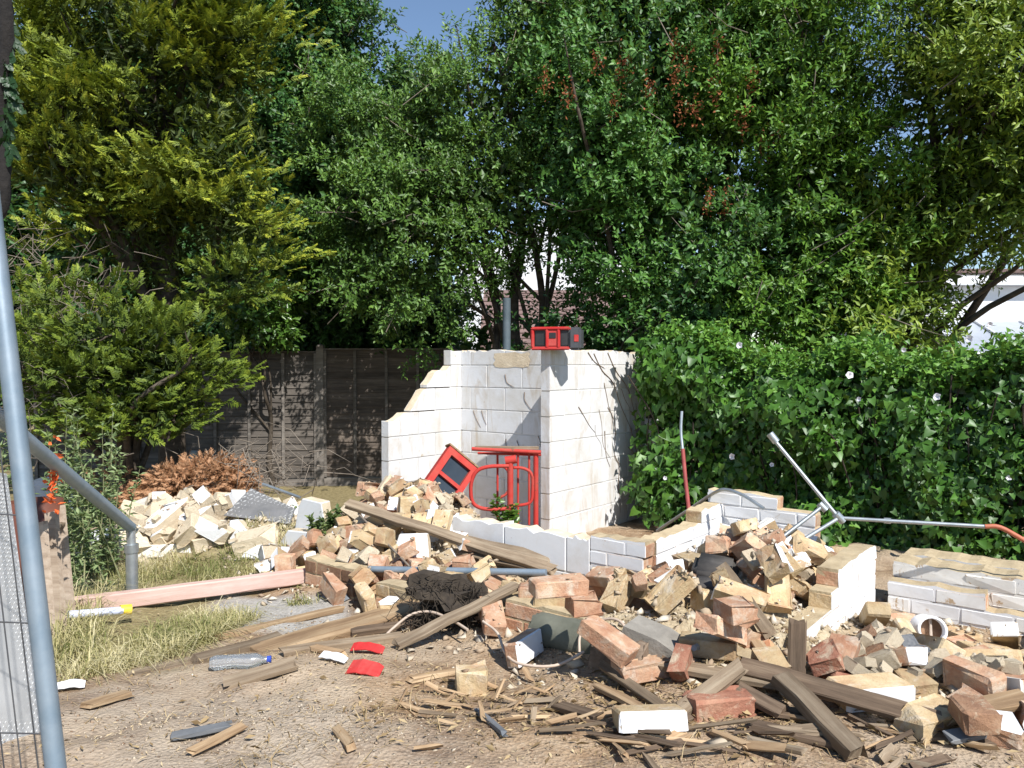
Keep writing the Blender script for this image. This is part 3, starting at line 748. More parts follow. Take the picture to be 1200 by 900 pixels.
# ------------------------------------------------------------------ single bricks one can point at
def hero_brick(u, v, d, yaw, color, form, paint, label, face=0, worn=False, lift=None, tiltx=0.0, tilty=0.0, scale=1.0, tall=1.0):
    p = px(u, v, d)
    B = [Matrix.Identity(3), Matrix.Rotation(math.pi / 2, 3, 'X'), Matrix.Rotation(math.pi / 2, 3, 'Y')][face]
    Rm = Matrix.Rotation(math.radians(yaw), 3, 'Z') @ Matrix.Rotation(math.radians(tiltx), 3, 'X') @ Matrix.Rotation(math.radians(tilty), 3, 'Y') @ B
    half = tuple(q * scale for q in FORM_HALF[form]); half = (half[0], half[1], half[2] * tall)
    s = settle(Rm, half, p.x, p.y)
    o = link('brick', brick_mesh(color, form, paint, 7, worn), None, s[0] @ Matrix.Scale(scale, 4) @ Matrix.Diagonal((1, 1, tall, 1)))
    return tag(o, label, 'brick')
hero_brick(761, 868, 2.42, 4, 'tan', 'whole', ('-y',), 'clean white painted brick lying alone on bare earth', tiltx=-14)
hero_brick(553, 806, 2.86, 6, 'tan', 'cube', (), 'square half brick of yellow stock standing alone on bare earth', tall=1.42)
hero_brick(1020, 838, 2.62, 10, 'tan', 'whole', ('-y',), 'yellow brick with white long side beside spilled mortar', scale=1.18)
hero_brick(1090, 875, 2.42, 28, 'tan', 'chip', (), 'yellow and pink brick at the end of the dark beams', tiltx=8)
hero_brick(842, 856, 2.56, 12, 'red', 'chip', (), 'red brick lying beside the clean white brick')
hero_brick(635, 704, 3.62, -6, 'pink', 'whole', (), 'pink and cream banded brick laid level on the front footing')
hero_brick(655, 722, 3.5, -12, 'tan', 'whole', (), 'tan brick under the pink banded brick on the footing')
hero_brick(752, 815, 2.85, 24, 'pink', 'frog', (), 'orange pink brick propped over splintered board ends')
hero_brick(712, 797, 2.86, -35, 'pink', 'whole', (), 'pink brick tipped against the rotten log', tilty=25)
hero_brick(690, 655, 4.12, -30, 'pink', 'whole', (), 'pair of mortared pink bricks tipped against the pale wall', tilty=-18, tiltx=20)
hero_brick(708, 655, 4.0, -55, 'pink', 'whole', (), 'pinkish brick fallen on another against the pale wall', tilty=-12, tiltx=25)
hero_brick(729, 700, 3.72, 5, 'tan', 'whole', ('+x',), 'brick standing on end with white painted top near the pier', face=2)
hero_brick(614, 760, 3.2, 60, 'pink', 'whole', ('-y', '+z'), 'brick with broad white painted face under the split board', face=1, tiltx=-10)
hero_brick(684, 776, 2.98, 10, 'pink', 'half', (), 'split brick of three colours beside the white faced one')
hero_brick(655, 778, 3.0, 14, 'pink', 'whole', (), 'cream and pink brick half buried by the root clod')
hero_brick(1025, 716, 3.55, 75, 'tan', 'whole', (), 'yellow brick leaning on the pit side of racked wall', tiltx=0, tilty=35)
hero_brick(987, 775, 3.0, 60, 'pink', 'whole', (), 'pale pink brick lying against the foot of racked wall', tilty=12)
hero_brick(830, 765, 2.95, -20, 'tan', 'whole', (), 'long sandy brick lying on the concrete kerb end')
hero_brick(845, 775, 2.85, 40, 'pink', 'frog', (), 'pink brick showing its hollow beside orange channel', tilty=25)
hero_brick(862, 790, 2.8, 20, 'pink', 'half', (), 'small half brick of orange clay beside the hollowed pink one')
hero_brick(1155, 745, 3.3, 15, 'tan', 'whole', (), 'long sandy brick lying against white pit wall', tilty=8)
hero_brick(1170, 890, 2.35, 65, 'pink', 'bat', ('+z',), 'broken brick with white top at the yard edge')
hero_brick(1140, 893, 2.32, 80, 'brown', 'bat', (), 'dull brown broken brick at the yard edge')

def keep_clear(p0, p1, r):
    p0, p1 = Vector(p0), Vector(p1); n = max(2, int((p1 - p0).length / .04))
    for k in range(n + 1):
        p = p0.lerp(p1, k / n); WALLM[np.hypot(_gx - p.x, _gy - p.y) < r] = True
for a_, b_, r_ in ((D1 - E2 * 1.3 + E1 * .14, D1 - E2 * .1 + E1 * .14, .09), (D1 - E2 * 1.42 + E1 * .04, D1 - E2 * 1.36, .10), (px(628, 748, 3.45), px(716, 768, 3.2), .13), (px(704, 775, 3.2), px(772, 790, 3.0), .15), (px(760, 770, 3.05), px(790, 775, 3.0), .14), (px(838, 668, 3.72), px(838, 694, 3.52), .15),
                   (px(480, 704, 3.75), px(560, 708, 3.68), .10), (px(846, 663, 3.62), px(902, 742, 3.12), .06), (px(868, 818, 2.75), px(1000, 850, 2.6), .05), (px(540, 600, 6.5), px(632, 600, 6.5), .10), (px(366, 640, 5.4), px(345, 645, 5.35), .16), (px(262, 600, 5.6), px(346, 600, 5.5), .16), (px(275, 640, 5.42), px(295, 640, 5.42), .14), (px(180, 612, 5.95), px(220, 612, 5.95), .12), (px(275, 622, 5.85), px(325, 622, 5.8), .10), (px(1088, 738, 3.35), px(1094, 738, 3.45), .10), (px(415, 592, 4.9), px(648, 668, 4.2), .07)):
    keep_clear(a_, b_, r_)
# heap behind the broken part of the low wall and in front of it
scatter_bricks(52, (ab(0.2, 0.1), ab(1.35, 0.1), ab(1.25, 0.85), ab(0.2, 0.6)), ['tan', 'tan', 'pink'], 0.2, 'in the heap below red frame,', 'bricks below the red frame')
scatter_bricks(32, (ab(0.40, -0.95), ab(1.3, -0.75), ab(1.3, -0.12), ab(0.40, -0.12)), ['tan', 'tan', 'pink'], 0.4, 'before the broken low wall', 'bricks round the leaning plank')
scatter_bricks(32, (ab(1.0, -0.95), ab(2.6, -0.95), ab(2.4, -0.45), ab(1.2, -0.35)), ['tan', 'pink', 'pink'], 0.22, 'along the front footing', 'bricks along the front footing')
# heap in the room behind the racked wall
scatter_bricks(80, (db(0.3, -0.85), db(0.55, -0.10), db(1.35, -0.14), db(1.3, -0.55)), ['tan', 'tan', 'tan', 'pink', 'pink', 'red'], 0.22, 'in the room heap', 'bricks between the corner walls')
scatter_bricks(34, (db(-0.12, -0.78), db(0.1, -0.12), db(0.55, -0.10), db(0.3, -0.85)), ['tan', 'tan', 'pink', 'pink'], 0.26, 'tumbled to the front', 'bricks tumbled to the front')
scatter_bricks(22, (db(-0.2, -0.62), db(0.0, -0.1), db(0.4, -0.10), db(0.25, -0.62)), ['tan', 'pink', 'tan'], 0.3, 'on the loose fill before the racked wall', 'bricks on the loose fill')
scatter_bricks(60, (db(0.0, -0.80), db(0.15, -0.12), db(1.3, -0.14), db(1.25, -0.6)), ['tan', 'pink', 'tan'], 0.42, 'bit in the room heap', 'brick bits in the room', forms=['half', 'bat', 'half'], lim=.17)
scatter_bricks(40, (ab(0.4, -0.9), ab(2.2, -0.8), ab(2.0, -0.3), ab(0.4, 0.5)), ['tan', 'pink', 'tan'], 0.45, 'bit before the low wall', 'brick bits before the low wall', forms=['half', 'bat', 'half'], lim=.16)
# pit
scatter_bricks(15, (db(0.15, 0.3), db(0.2, 0.80), db(0.95, 0.72), db(0.95, 0.2)), ['tan', 'tan', 'pink'], 0.15, 'in the pit', 'bricks in the pit')
# front scatter
scatter_bricks(13, ((0.45, 2.85), (1.2, 2.65), (1.3, 2.95), (0.5, 3.15)), ['tan', 'pink', 'pink', 'red'], 0.12, 'among splintered boards', 'bricks among the boards', forms=['chip', 'bat', 'half', 'half'])
scatter_bricks(10, ((1.5, 2.35), (2.0, 2.5), (2.1, 2.9), (1.4, 2.85)), ['tan', 'pink'], 0.2, 'at the pit mouth', 'bricks at the pit mouth', forms=['chip', 'bat', 'half'])

CH_WHITE = (('block_raw', 'white'), True); CH_RAW = (('block_raw', 'block_raw'), None); CH_PALE = (('mortar_pale', 'mortar_pale'), None)
CH_GREY = (('concrete', 'concrete'), None)
scatter_chunks(60, ((-3.0, 5.35), (-1.75, 5.25), (-1.75, 6.3), (-3.0, 6.5)), [CH_WHITE, CH_WHITE, CH_RAW, CH_PALE, CH_WHITE, CH_GREY], 'block_chunk', 'block chunk in the heap below dead brown branches', 'block chunk', 'block chunks in the left heap', 0.10, 0.30, lim=0.14)
scatter_chunks(46, ((-3.05, 5.2), (-1.7, 5.15), (-1.75, 6.2), (-3.0, 6.4)), [CH_WHITE, CH_RAW, CH_PALE], 'block_chunk', 'chip between block chunks below dead brown branches', 'block chunk', 'chips in the left heap', 0.05, 0.12, lim=0.2)
scatter_chunks(56, (ab(0.45, -0.9), ab(1.5, -0.75), ab(1.3, 0.5), ab(0.3, 0.7)), [CH_WHITE, CH_PALE, CH_RAW, (('brick_pink', 'brick_pink'), None)], 'block_chunk', 'masonry chunk among bricks behind the footing', 'block chunk', 'chunks near the leaning plank', 0.05, 0.14, lim=.14)
scatter_chunks(64, (db(-0.2, -0.75), db(0.1, -0.12), db(1.2, -0.12), db(1.2, -0.6)), [CH_RAW, CH_WHITE, (('brick_pink', 'brick_pink'), None), (('brick_tan', 'brick_tan'), None)], 'rubble_chunk', 'masonry chunk among room heap bricks', 'chunk', 'chunks beside the racked wall', 0.04, 0.11, lim=.14)
scatter_chunks(70, (db(-0.15, 0.14), db(-0.15, 0.85), db(0.75, 0.85), db(0.75, 0.14)), [CH_PALE, CH_PALE, CH_RAW, (('brick_brown', 'brick_brown'), None), (('slate', 'slate'), None)], 'rubble_chunk', 'lump in the pit', 'chunk', 'lumps in the pit', 0.04, 0.12)
scatter_chunks(60, (w(975, 830, 2.75), w(1190, 850, 2.6), w(1200, 770, 3.0), w(1010, 770, 3.0)), [CH_PALE], 'mortar_lump', 'mortar lump spilled at the pit mouth', 'mortar lump', 'mortar lumps at the pit mouth', 0.03, 0.075)

# ------------------------------------------------------------------ planks, beams, boards
def plank(name, label, cat, p0, p1, width, thick, mat, roll=0.0, group=None, split=0.02, parent=None):
    p0, p1 = Vector(p0), Vector(p1); d = p1 - p0; L = d.length; x = d.normalized()
    y = Vector((0, 0, 1)).cross(x)
    y = y.normalized() if y.length > 1e-4 else Vector((0, 1, 0)); z = x.cross(y)
    Mx = Matrix(((x.x, y.x, z.x, 0), (x.y, y.y, z.y, 0), (x.z, y.z, z.z, 0), (0, 0, 0, 1))) @ Matrix.Rotation(roll, 4, 'X')
    Mx.translation = (p0 + p1) / 2
    n = max(2, min(7, int(L / 0.12))); rs = random.Random(int(L * 1e5) + int(width * 1e4)); v = []; f = []
    ww = []
    for i in range(n + 1):
        t = i / n - 0.5; e = 1 if i in (0, n) else 0
        bow = rs.gauss(0, 0.003) * min(1, L / .6)
        ch = min(width, thick) * 0.12
        for a, b in ((-width / 2, -thick / 2 + ch), (-width / 2 + ch, -thick / 2), (width / 2 - ch, -thick / 2), (width / 2, -thick / 2 + ch),
                     (width / 2, thick / 2 - ch), (width / 2 - ch, thick / 2), (-width / 2 + ch, thick / 2), (-width / 2, thick / 2 - ch)):
            v.append((t * L + e * rs.uniform(-split, split), a + bow + rs.gauss(0, 0.0012), b + bow * 0.5 + rs.gauss(0, 0.0012)))
    for i in range(n):
        for k in range(8): f.append((i * 8 + k, i * 8 + (k + 1) % 8, (i + 1) * 8 + (k + 1) % 8, (i + 1) * 8 + k))
    f.append(tuple(range(8))[::-1]); f.append(tuple(range(n * 8, n * 8 + 8)))
    f = [q[::-1] for q in f]
    mb = MB(); mb.add(v, f)
    o = mb.build(name, M[mat] if isinstance(mat, str) else mat, parent, Mx)
    if label: tag(o, label, cat, group)
    return o
def gp(u, v, dz=0.0):
    p = G(u, v); return on(p.x, p.y, dz)
plank('plank', 'long weathered plank leaning from the brick heap down towards the pale wall', 'plank', px(408, 590, 4.95), px(648, 668, 4.28), 0.065, 0.035, 'wood_grey', 0.5)
plank('timber', 'long pale pink timber lying at the edge of dry grass', 'timber', gp(80, 722, 0.03), gp(374, 690, 0.035), 0.06, 0.085, 'wood_pink', split=0.004)
plank('beam', 'broad brown timber half sunk in earth before the brick corner', 'beam', gp(300, 762, -0.035), gp(494, 722, 0.015), 0.15, 0.10, 'wood_tan', 0.05)
plank('beam', 'rotten thin timber sunk flush in earth beside dry grass', 'beam', gp(150, 784, -0.022), gp(420, 728, -0.012), 0.09, 0.06, 'wood_grey')
plank('board', 'short flat grey board lying under the plastic bottle', 'board', gp(266, 806, 0.012), gp(345, 793, 0.02), 0.075, 0.018, 'wood_grey', 0.15)
plank('board', 'long split board reaching from the red scraps to the white faced brick', 'board', gp(462, 765, 0.02), gp(608, 737, 0.13), 0.06, 0.022, 'wood_grey', 0.2)
plank('stake', 'short upright stake in front of the black root clod', 'stake', gp(503, 738, -0.05), gp(501, 733, 0.17), 0.035, 0.035, 'wood_grey')
plank('beam', 'long brown board lying across the front of the pit rubble', 'board', gp(868, 818, 0.06), gp(1100, 866, 0.05), 0.07, 0.024, 'wood_dark', 0.5)
plank('beam', 'thick dark beam pointing into the yard, its end frayed', 'beam', gp(915, 832, 0.09), gp(1003, 893, 0.03), 0.066, 0.05, 'wood_grey', 0.15)
plank('post', 'short dark upright post rising beside the racked wall', 'post', gp(934, 822, -0.06), gp(934, 812, 0.22), 0.062, 0.062, 'wood_dark')
plank('board', 'grey board lying flat below the orange channel', 'board', gp(775, 806, 0.05), gp(925, 828, 0.05), 0.07, 0.022, 'wood_grey', 0.1)
plank('board', 'narrow board propped beside the red brick', 'board', gp(795, 848, 0.03), gp(868, 826, 0.10), 0.055, 0.025, 'wood_grey', 0.3)
plank('board', 'dark board end behind the red brick', 'board', gp(862, 832, 0.05), gp(915, 850, 0.03), 0.06, 0.022, 'wood_dark', 0.2)
plank('board', 'narrow split lath crossing below the orange pink brick', 'board', gp(706, 802, 0.06), gp(778, 838, 0.02), 0.035, 0.02, 'wood_grey', 0.4)
plank('plank', 'steep weathered plank with white flaking edge leaning in the room heap', 'plank', px(846, 663, 3.46), px(902, 742, 3.0), 0.055, 0.03, 'wood_grey', 0.5)
plank('board', 'grey board lying above the heap under the conduit tubes', 'board', px(895, 668, 4.2), px(972, 655, 4.15), 0.12, 0.03, 'wood_grey', 0.3)
plank('board', 'brown board lying along the yard edge by broken bricks', 'board', gp(1105, 862, 0.05), gp(1200, 850, 0.05), 0.07, 0.025, 'wood_tan', 0.2)
plank('board', 'thin grey strip lying before the broken bricks', 'board', gp(1110, 882, 0.03), gp(1190, 868, 0.04), 0.05, 0.012, 'slate', 0.2)
plank('board', 'wide board shadowed below the leaning plank', 'board', px(545, 640, 4.6), px(640, 660, 4.35), 0.16, 0.02, 'wood_grey', 0.5)
for i, (a, b, wd, th, mt, lb) in enumerate([
        ((228, 772), (330, 748), .07, .03, 'wood_grey', 'rotten grey board sunk beside the concrete patch'),
        ((330, 772), (470, 752), .05, .03, 'wood_grey', 'weathered board lying along the broad brown timber'),
        ((250, 748), (400, 716), .04, .03, 'wood_tan', 'brown edging board along the concrete patch'),
        ((410, 745), (500, 735), .05, .03, 'wood_dark', 'dark board lying under the arching pale cable'),
        ((880, 862), (1000, 880), .05, .02, 'wood_dark', 'thin dark lath lying beside the frayed beam'),
        ((700, 812), (790, 862), .04, .018, 'wood_tan', 'tan lath slanting down towards the clean white brick'),
        ((560, 834), (592, 872), .02, .015, 'slate', 'dark splint pointing down from the splinter heap'),
        ((222, 893), (286, 862), .03, .012, 'wood_tan', 'pale tan lath lying alone near the fence foot'),
        ((205, 872), (268, 862), .035, .012, 'slate', 'dark slate strip lying beside the pale tan lath'),
        ((100, 832), (150, 815), .05, .014, 'wood_tan', 'weathered tan board scrap near the grass edge'),
        ((630, 868), (672, 866), .018, .01, 'wood_grey', 'pale grey stick left of the clean white brick'),
        ((655, 830), (702, 850), .05, .02, 'wood_dark', 'brown board scrap above the pale grey stick'),
        ((395, 865), (412, 890), .03, .02, 'wood_tan', 'short upright splinter in trampled white dust'),
        ((480, 800), (545, 787), .035, .02, 'wood_tan', 'flat tan lath left of the square half brick'),
        ((868, 772), (900, 805), .05, .012, 'wood_tan', 'small tan board scrap beside the dark post'),
        ((745, 838), (800, 850), .03, .015, 'wood_grey', 'grey lath above the clean white brick'),
        ((930, 862), (1010, 868), .03, .012, 'wood_grey', 'flat grey lath below the long brown board'),
        ((1040, 850), (1090, 842), .03, .015, 'wood_tan', 'tan lath by spilled mortar at the pit mouth')]):
    plank('lath', lb, 'lath', gp(*a, 0.015), gp(*b, 0.02), wd, th, mt, random.uniform(-.3, .3), split=0.015)
# splinters too small to tell apart singly, and larger ones around the half brick
for i in range(38):
    u, v = random.gauss(570, 60), random.gauss(832, 16)
    p = gp(u, v, 0.012); a = random.uniform(0, math.pi); L = random.uniform(0.04, 0.13)
    mt = random.choice(['wood_tan', 'wood_tan', 'wood_grey']); lb = {'wood_tan': 'tan', 'wood_grey': 'grey'}[mt] + (' long' if L > .085 else ' short') + ' wood splinter in the litter around the square half brick'
    plank('splinter', lb, 'splinter', p, p + Vector((math.cos(a) * L, math.sin(a) * L * 0.8, random.uniform(-0.005, 0.03))), random.uniform(.008, .02), random.uniform(.004, .010), mt, random.uniform(-1, 1), lb)
for i in range(60):
    u, v = random.uniform(640, 1150), random.gauss(862, 20)
    p = gp(u, v, 0.015); a = random.gauss(-0.3, 0.6); L = random.uniform(0.05, 0.20)
    mt = random.choice(['wood_tan', 'wood_grey', 'wood_dark']); lb = {'wood_tan': 'tan', 'wood_grey': 'grey', 'wood_dark': 'dark'}[mt] + (' long' if L > .125 else ' short') + ' splintered wood strip in the front litter nearest ' + near(p.x, p.y)
    plank('splinter', lb, 'splinter', p, p + Vector((math.cos(a) * L, math.sin(a) * L, random.uniform(-0.005, 0.04))), random.uniform(.01, .03), random.uniform(.005, .012), mt, random.uniform(-1, 1), lb)

# ------------------------------------------------------------------ larger debris
def prism(poly, y0, y1):
    """closed prism of an x-z outline"""
    n = len(poly); v = [(x, y0, z) for x, z in poly] + [(x, y1, z) for x, z in poly]
    f = [tuple(range(n)), tuple(range(n, 2 * n))[::-1]] + [(i, i + n, (i + 1) % n + n, (i + 1) % n) for i in range(n)]
    return v, f
def block_piece(name, label, u, v, d, yaw, poly, th, mats, tiltx=0, roll=0, cat='block'):
    vv, ff = prism(poly, -th / 2, th / 2)
    bm = bmesh.new(); bv = [bm.verts.new(q) for q in vv]
    for f in ff: bm.faces.new([bv[i] for i in f])
    bmesh.ops.recalc_face_normals(bm, faces=bm.faces[:])
    for f in bm.faces: f.material_index = 0 if f.normal.y < -0.9 else 1
    bmesh.ops.bevel(bm, geom=bm.edges[:], offset=0.006, segments=1, affect='EDGES')
    m = bpy.data.meshes.new(name); bm.to_mesh(m); bm.free()
    for q in mats: m.materials.append(M[q])
    Mx = Matrix.Translation(px(u, v, d)) @ Euler((math.radians(tiltx), math.radians(roll), math.radians(yaw)), 'XYZ').to_matrix().to_4x4()
    o = link(name, m, None, Mx); return tag(o, label, cat)
block_piece('concrete_block', 'grey painted block standing upright above a curved one in the low wall ruin', 366, 603, 5.45, -25, [(-.12, -.11), (.16, -.11), (.12, .10), (-.05, .12), (-.09, .05)], .1, ['grey_paint', 'block_raw'])
block_piece('concrete_block', 'grey painted block piece with curved broken edge near ivy sprig', 352, 634, 5.36, -22, [(-.21, -.09), (.15, -.12), (.18, .08), (-.07, .08), (-.13, .0)], .1, ['grey_paint', 'block_raw'])
block_piece('concrete_block', 'flat grey slab lying on top of the pale block heap', 200, 612, 5.95, 18, [(-.25, -.035), (.25, -.035), (.27, .04), (-.2, .045)], .30, ['concrete', 'concrete'], 10, -8)
block_piece('concrete_block', 'long block leaning down the pale block heap', 300, 622, 5.85, -25, [(-.30, -.05), (.30, -.05), (.29, .05), (-.30, .06)], .20, ['block_raw', 'block_raw'], 10, 22)
block_piece('concrete_block', 'white painted triangular block piece upright in the pale heap', 284, 632, 5.5, -10, [(-.10, -.14), (.14, -.13), (.10, .02), (-.03, .14), (-.09, .13)], .09, ['white', 'block_raw'], -12)
block_piece('concrete_block', 'grey block standing on end at the top of the pale heap', 279, 588, 6.1, 20, [(-.06, -.10), (.06, -.10), (.06, .09), (-.05, .10)], .1, ['grey_paint', 'block_raw'], -5)
block_piece('concrete_block', 'white block lying behind the galvanised brace foot', 195, 645, 5.35, 4, [(-.22, -.045), (.20, -.045), (.2, .05), (-.22, .04)], .12, ['white_worn', 'block_raw'], -8)
block_piece('concrete_block', 'white block face lying at the front of the pale heap', 320, 652, 5.2, -12, [(-.2, -.04), (.2, -.04), (.18, .05), (-.15, .06)], .14, ['white', 'block_raw'], -30)
block_piece('concrete_block', 'large white block standing by the blue grey tube', 482, 644, 4.62, -8, [(-.12, -.09), (.13, -.10), (.10, .10), (-.07, .09)], .08, ['white', 'block_raw'], -14)
block_piece('concrete_block', 'white block behind the leaning plank with a sooty edge', 512, 622, 4.85, 18, [(-.10, -.12), (.10, -.12), (.08, .11), (-.09, .12)], .09, ['white', 'soot'], -14, 14)
block_piece('concrete_block', 'pale mortared brick lump behind the brick corner', 425, 632, 4.85, -20, [(-.10, -.09), (.10, -.09), (.08, .06), (.0, .10), (-.09, .08)], .16, ['brick_pink', 'brick_tan'], -8)
# sooty rounded blocks in the room heap
for (u, v, d, yaw, lb) in ((838, 668, 3.68, -20, 'black sooty rounded block, the upper of two by the white side wall'), (836, 694, 3.55, -15, 'black sooty rounded block, the lower of two by the white side wall')):
    bm = bmesh.new(); bmesh.ops.create_cube(bm, size=1)
    for q in bm.verts: q.co = Vector((q.co.x * 0.21, q.co.y * 0.2, q.co.z * 0.10))
    bmesh.ops.bevel(bm, geom=bm.edges[:], offset=0.028, segments=3, affect='EDGES')
    for q in bm.verts: q.co += Vector((random.gauss(0, .002), random.gauss(0, .002), random.gauss(0, .002)))
    m = bpy.data.meshes.new('sooty_block'); bm.to_mesh(m); bm.free(); m.materials.append(M['soot'])
    for f in m.polygons: f.use_smooth = True
    o = link('sooty_block', m, None, Matrix.Translation(px(u, v, d)) @ Euler((0.12, 0.08, math.radians(yaw))).to_matrix().to_4x4()); tag(o, lb, 'block')

def tube_thing(name, label, cat, pts, r, mat, n=8, smooth=0, group=None):
    if smooth: pts = smooth_path(pts, smooth)
    b = Vector(pts[0]); mb = MB(); mb.tube([Vector(p) - b for p in pts], r, n)
    o = mb.build(name, M[mat], None, Matrix.Translation(b)); return tag(o, label, cat, group)
tube_thing('steel_tube', 'blue grey steel tube lying level across the brick heap', 'tube', [px(432, 667, 4.35), px(640, 671, 4.0)], 0.019, 'galv_blue', 10)
tube_thing('steel_rod', 'thin rusty rod leaning through the rubble behind the brick corner', 'rod', [px(420, 602, 4.9), px(480, 664, 4.4)], 0.007, 'twig_grey', 6)

# rotten log and concrete kerb in front of the footing
def lathe_log(label, p0, p1, r0, r1, mat, name, cat, flat=False):
    p0, p1 = Vector(p0), Vector(p1); mb = MB(); pts = []; rs = []
    for i in range(9):
        t = i / 8; pts.append(p0.lerp(p1, t) - p0); rs.append((r0 + (r1 - r0) * t) * (1 + random.uniform(-.06, .06)))
    mb.tube(pts, rs, 14); mb.v = [tuple(Vector(q) + Vector((random.gauss(0, .004), random.gauss(0, .004), random.gauss(0, .004)))) for q in mb.v]
    o = mb.build(name, M[mat], None, Matrix.Translation(p0)); return tag(o, label, cat)
lathe_log('greenish grey concrete pipe lying below the front footing', px(630, 738, 3.40), px(716, 757, 3.15), 0.075, 0.085, 'pipe_green', 'concrete_pipe', 'pipe')
lathe_log('rotten brown log lying end on beside the concrete kerb', px(704, 768, 3.08), px(764, 782, 2.95), 0.10, 0.115, 'wood_rot', 'log', 'log')
M['kerb'] = mat_plain('weathered_kerb', (.20, .18, .15), (.36, .33, .28), 6, .95, .8, 40, dist=.012)
kr = thing('kerb_stone', 'grey concrete kerb end with a steel band beside the log', 'kerb', px(768, 758, 3.0))
mb = MB(); Mx = Euler((0, 0.25, -0.55)).to_matrix().to_4x4()
pr, fr = prism([(-.13, -.08), (.12, -.09), (.13, .01), (.09, .05), (.02, .065), (-.12, .06)], -.08, .08)
mb.add([Mx @ Vector(q) for q in pr], [f[::-1] for f in fr]); mb.build('stone', M['kerb'], kr)
mb = MB(); mb.tube([Mx @ Vector((.155, -.05 + .1 * math.sin(a) , .0 + .085 * math.cos(a))) for a in np.linspace(0, math.pi, 8)], 0.012, 6); mb.build('band', M['cable_grey'], kr)
# orange clay channel and the white pipe end in the pit
mb = MB(); Mx = Euler((0.5, -0.6, -0.5)).to_matrix().to_4x4()
sec = [(-.055, .05), (-.055, -.03), (.055, -.03), (.055, .05), (.035, .05), (.035, -.012), (-.035, -.012), (-.035, .05)]
v_, f_ = prism(sec, -.11, .11); mb.add([Mx @ Vector(q) for q in v_], [f[::-1] for f in f_])
o = mb.build('clay_channel', M['terracotta'], None, Matrix.Translation(px(900, 790, 2.92))); tag(o, 'orange clay channel open side up beside the dark post', 'channel')
pe = thing('drain_pipe', 'round white pipe end looking out of the pit rubble', 'pipe', px(1091, 738, 3.45))
mb = MB(); Rp = Vector((-.25, -.9, .25)).to_track_quat('Z', 'Y').to_matrix().to_4x4(); ring = []
for k in range(20):
    a = 2 * math.pi * k / 20; ring.append((math.cos(a), math.sin(a)))
v_ = [Rp @ Vector((x * r, y * r, z)) for r, z in ((.062, -.14), (.062, .03), (.05, .03), (.05, -.12)) for x, y in ring]; f_ = []
for q in range(3):
    for k in range(20): f_.append((q * 20 + k, q * 20 + (k + 1) % 20, (q + 1) * 20 + (k + 1) % 20, (q + 1) * 20 + k))
mb.add(v_, f_, 0, True); mb.build('pipe', M['trim_white'], pe)
mb = MB(); mb.add([Rp @ Vector((x * .05, y * .05, -.02)) for x, y in ring], [tuple(range(20))]); mb.build('inner_clay', M['brick_brown'], pe)
mb = MB(); mb.obox(Rp @ Matrix.Translation((0, 0, -.005)), .008, .1, .02); mb.build('divider', M['cable_white'], pe)

# root clod hanging over the footing
def root_clod():
    c = px(525, 704, 3.70); mb = MB(); rs = random.Random(4)
    bm = bmesh.new(); bmesh.ops.create_icosphere(bm, subdivisions=3, radius=1)
    co = np.array([q.co[:] for q in bm.verts]); nn = fbm(co[:, 0] * 2.2, co[:, 1] * 2.2, co[:, 2] * 2.2, 5, 4)
    for q, k in zip(bm.verts, nn): q.co = Vector((q.co.x * .17, q.co.y * .09, q.co.z * .10)) * (1 + 0.75 * k)
    m = bpy.data.meshes.new('clod'); bm.to_mesh(m); bm.free(); m.materials.append(M['root'])
    t = thing('root_clod', 'black matted root clod hanging over the brick footing', 'root clod', c)
    link('clod', m, t)
    for k in range(420):
        a = rs.uniform(0, 6.28); p = Vector((math.cos(a) * .20 * rs.random() ** .5, -0.06 + rs.gauss(0, .03), rs.uniform(-.10, .12))); L = rs.uniform(-.05, .13)
        q = p + Vector((rs.gauss(0, .05), -0.02 + rs.gauss(0, .02), -L)); mb.tube([p, (p + q) / 2 + Vector((rs.gauss(0, .01), -.01, 0)), q], [.003, .002, .0008], 4, cap=False)
    r = mb.build('rootlets', M['root'], t); r['kind'] = 'stuff'
root_clod()

# ------------------------------------------------------------------ red cage, red frame, radio
cg = thing('steel_cage', 'red tubular steel cage standing in the block corner', 'cage', px(592, 615, 6.55))
base = cg.location.copy()
def cp(u, v, d): return px(u, v, d) - base
def ctube(name, pts, r, n=8, sm=0, mat='red_steel'):
    mb = MB(); mb.tube(smooth_path(pts, sm) if sm else pts, r, n); return mb.build(name, M[mat], cg)
ctube('post', [cp(598, 628, 6.42), cp(598, 536, 6.42)], 0.026, 12)
ctube('post', [cp(628, 640, 6.58), cp(628, 529, 6.58)], 0.022, 10)
ctube('rail', [cp(553, 526, 6.62), cp(634, 530, 6.55)], 0.017, 8)
ctube('rail', [cp(560, 531, 6.75), cp(634, 533, 6.62)], 0.012, 8)
ctube('bar', [cp(607, 615, 6.60), cp(607, 530, 6.60)], 0.010)
ctube('bar', [cp(620, 615, 6.60), cp(620, 530, 6.60)], 0.010)
ctube('bar', [cp(583, 615, 6.72), cp(583, 532, 6.72)], 0.010)
ctube('hoop', [cp(596, 546, 6.40), cp(572, 547, 6.38), cp(558, 553, 6.38), cp(552, 568, 6.38), cp(553, 586, 6.38), cp(560, 594, 6.38), cp(575, 597, 6.38), cp(597, 596, 6.40)], 0.016, 10, 5)
ctube('hoop', [cp(600, 548, 6.50), cp(614, 549, 6.50), cp(623, 556, 6.50), cp(624, 574, 6.50), cp(622, 588, 6.50), cp(610, 592, 6.50), cp(600, 592, 6.50)], 0.013, 10, 5)
ctube('hoop', [cp(584, 545, 6.66), cp(594, 550, 6.66), cp(598, 565, 6.66), cp(594, 578, 6.66), cp(584, 584, 6.66)], 0.012, 8, 5)
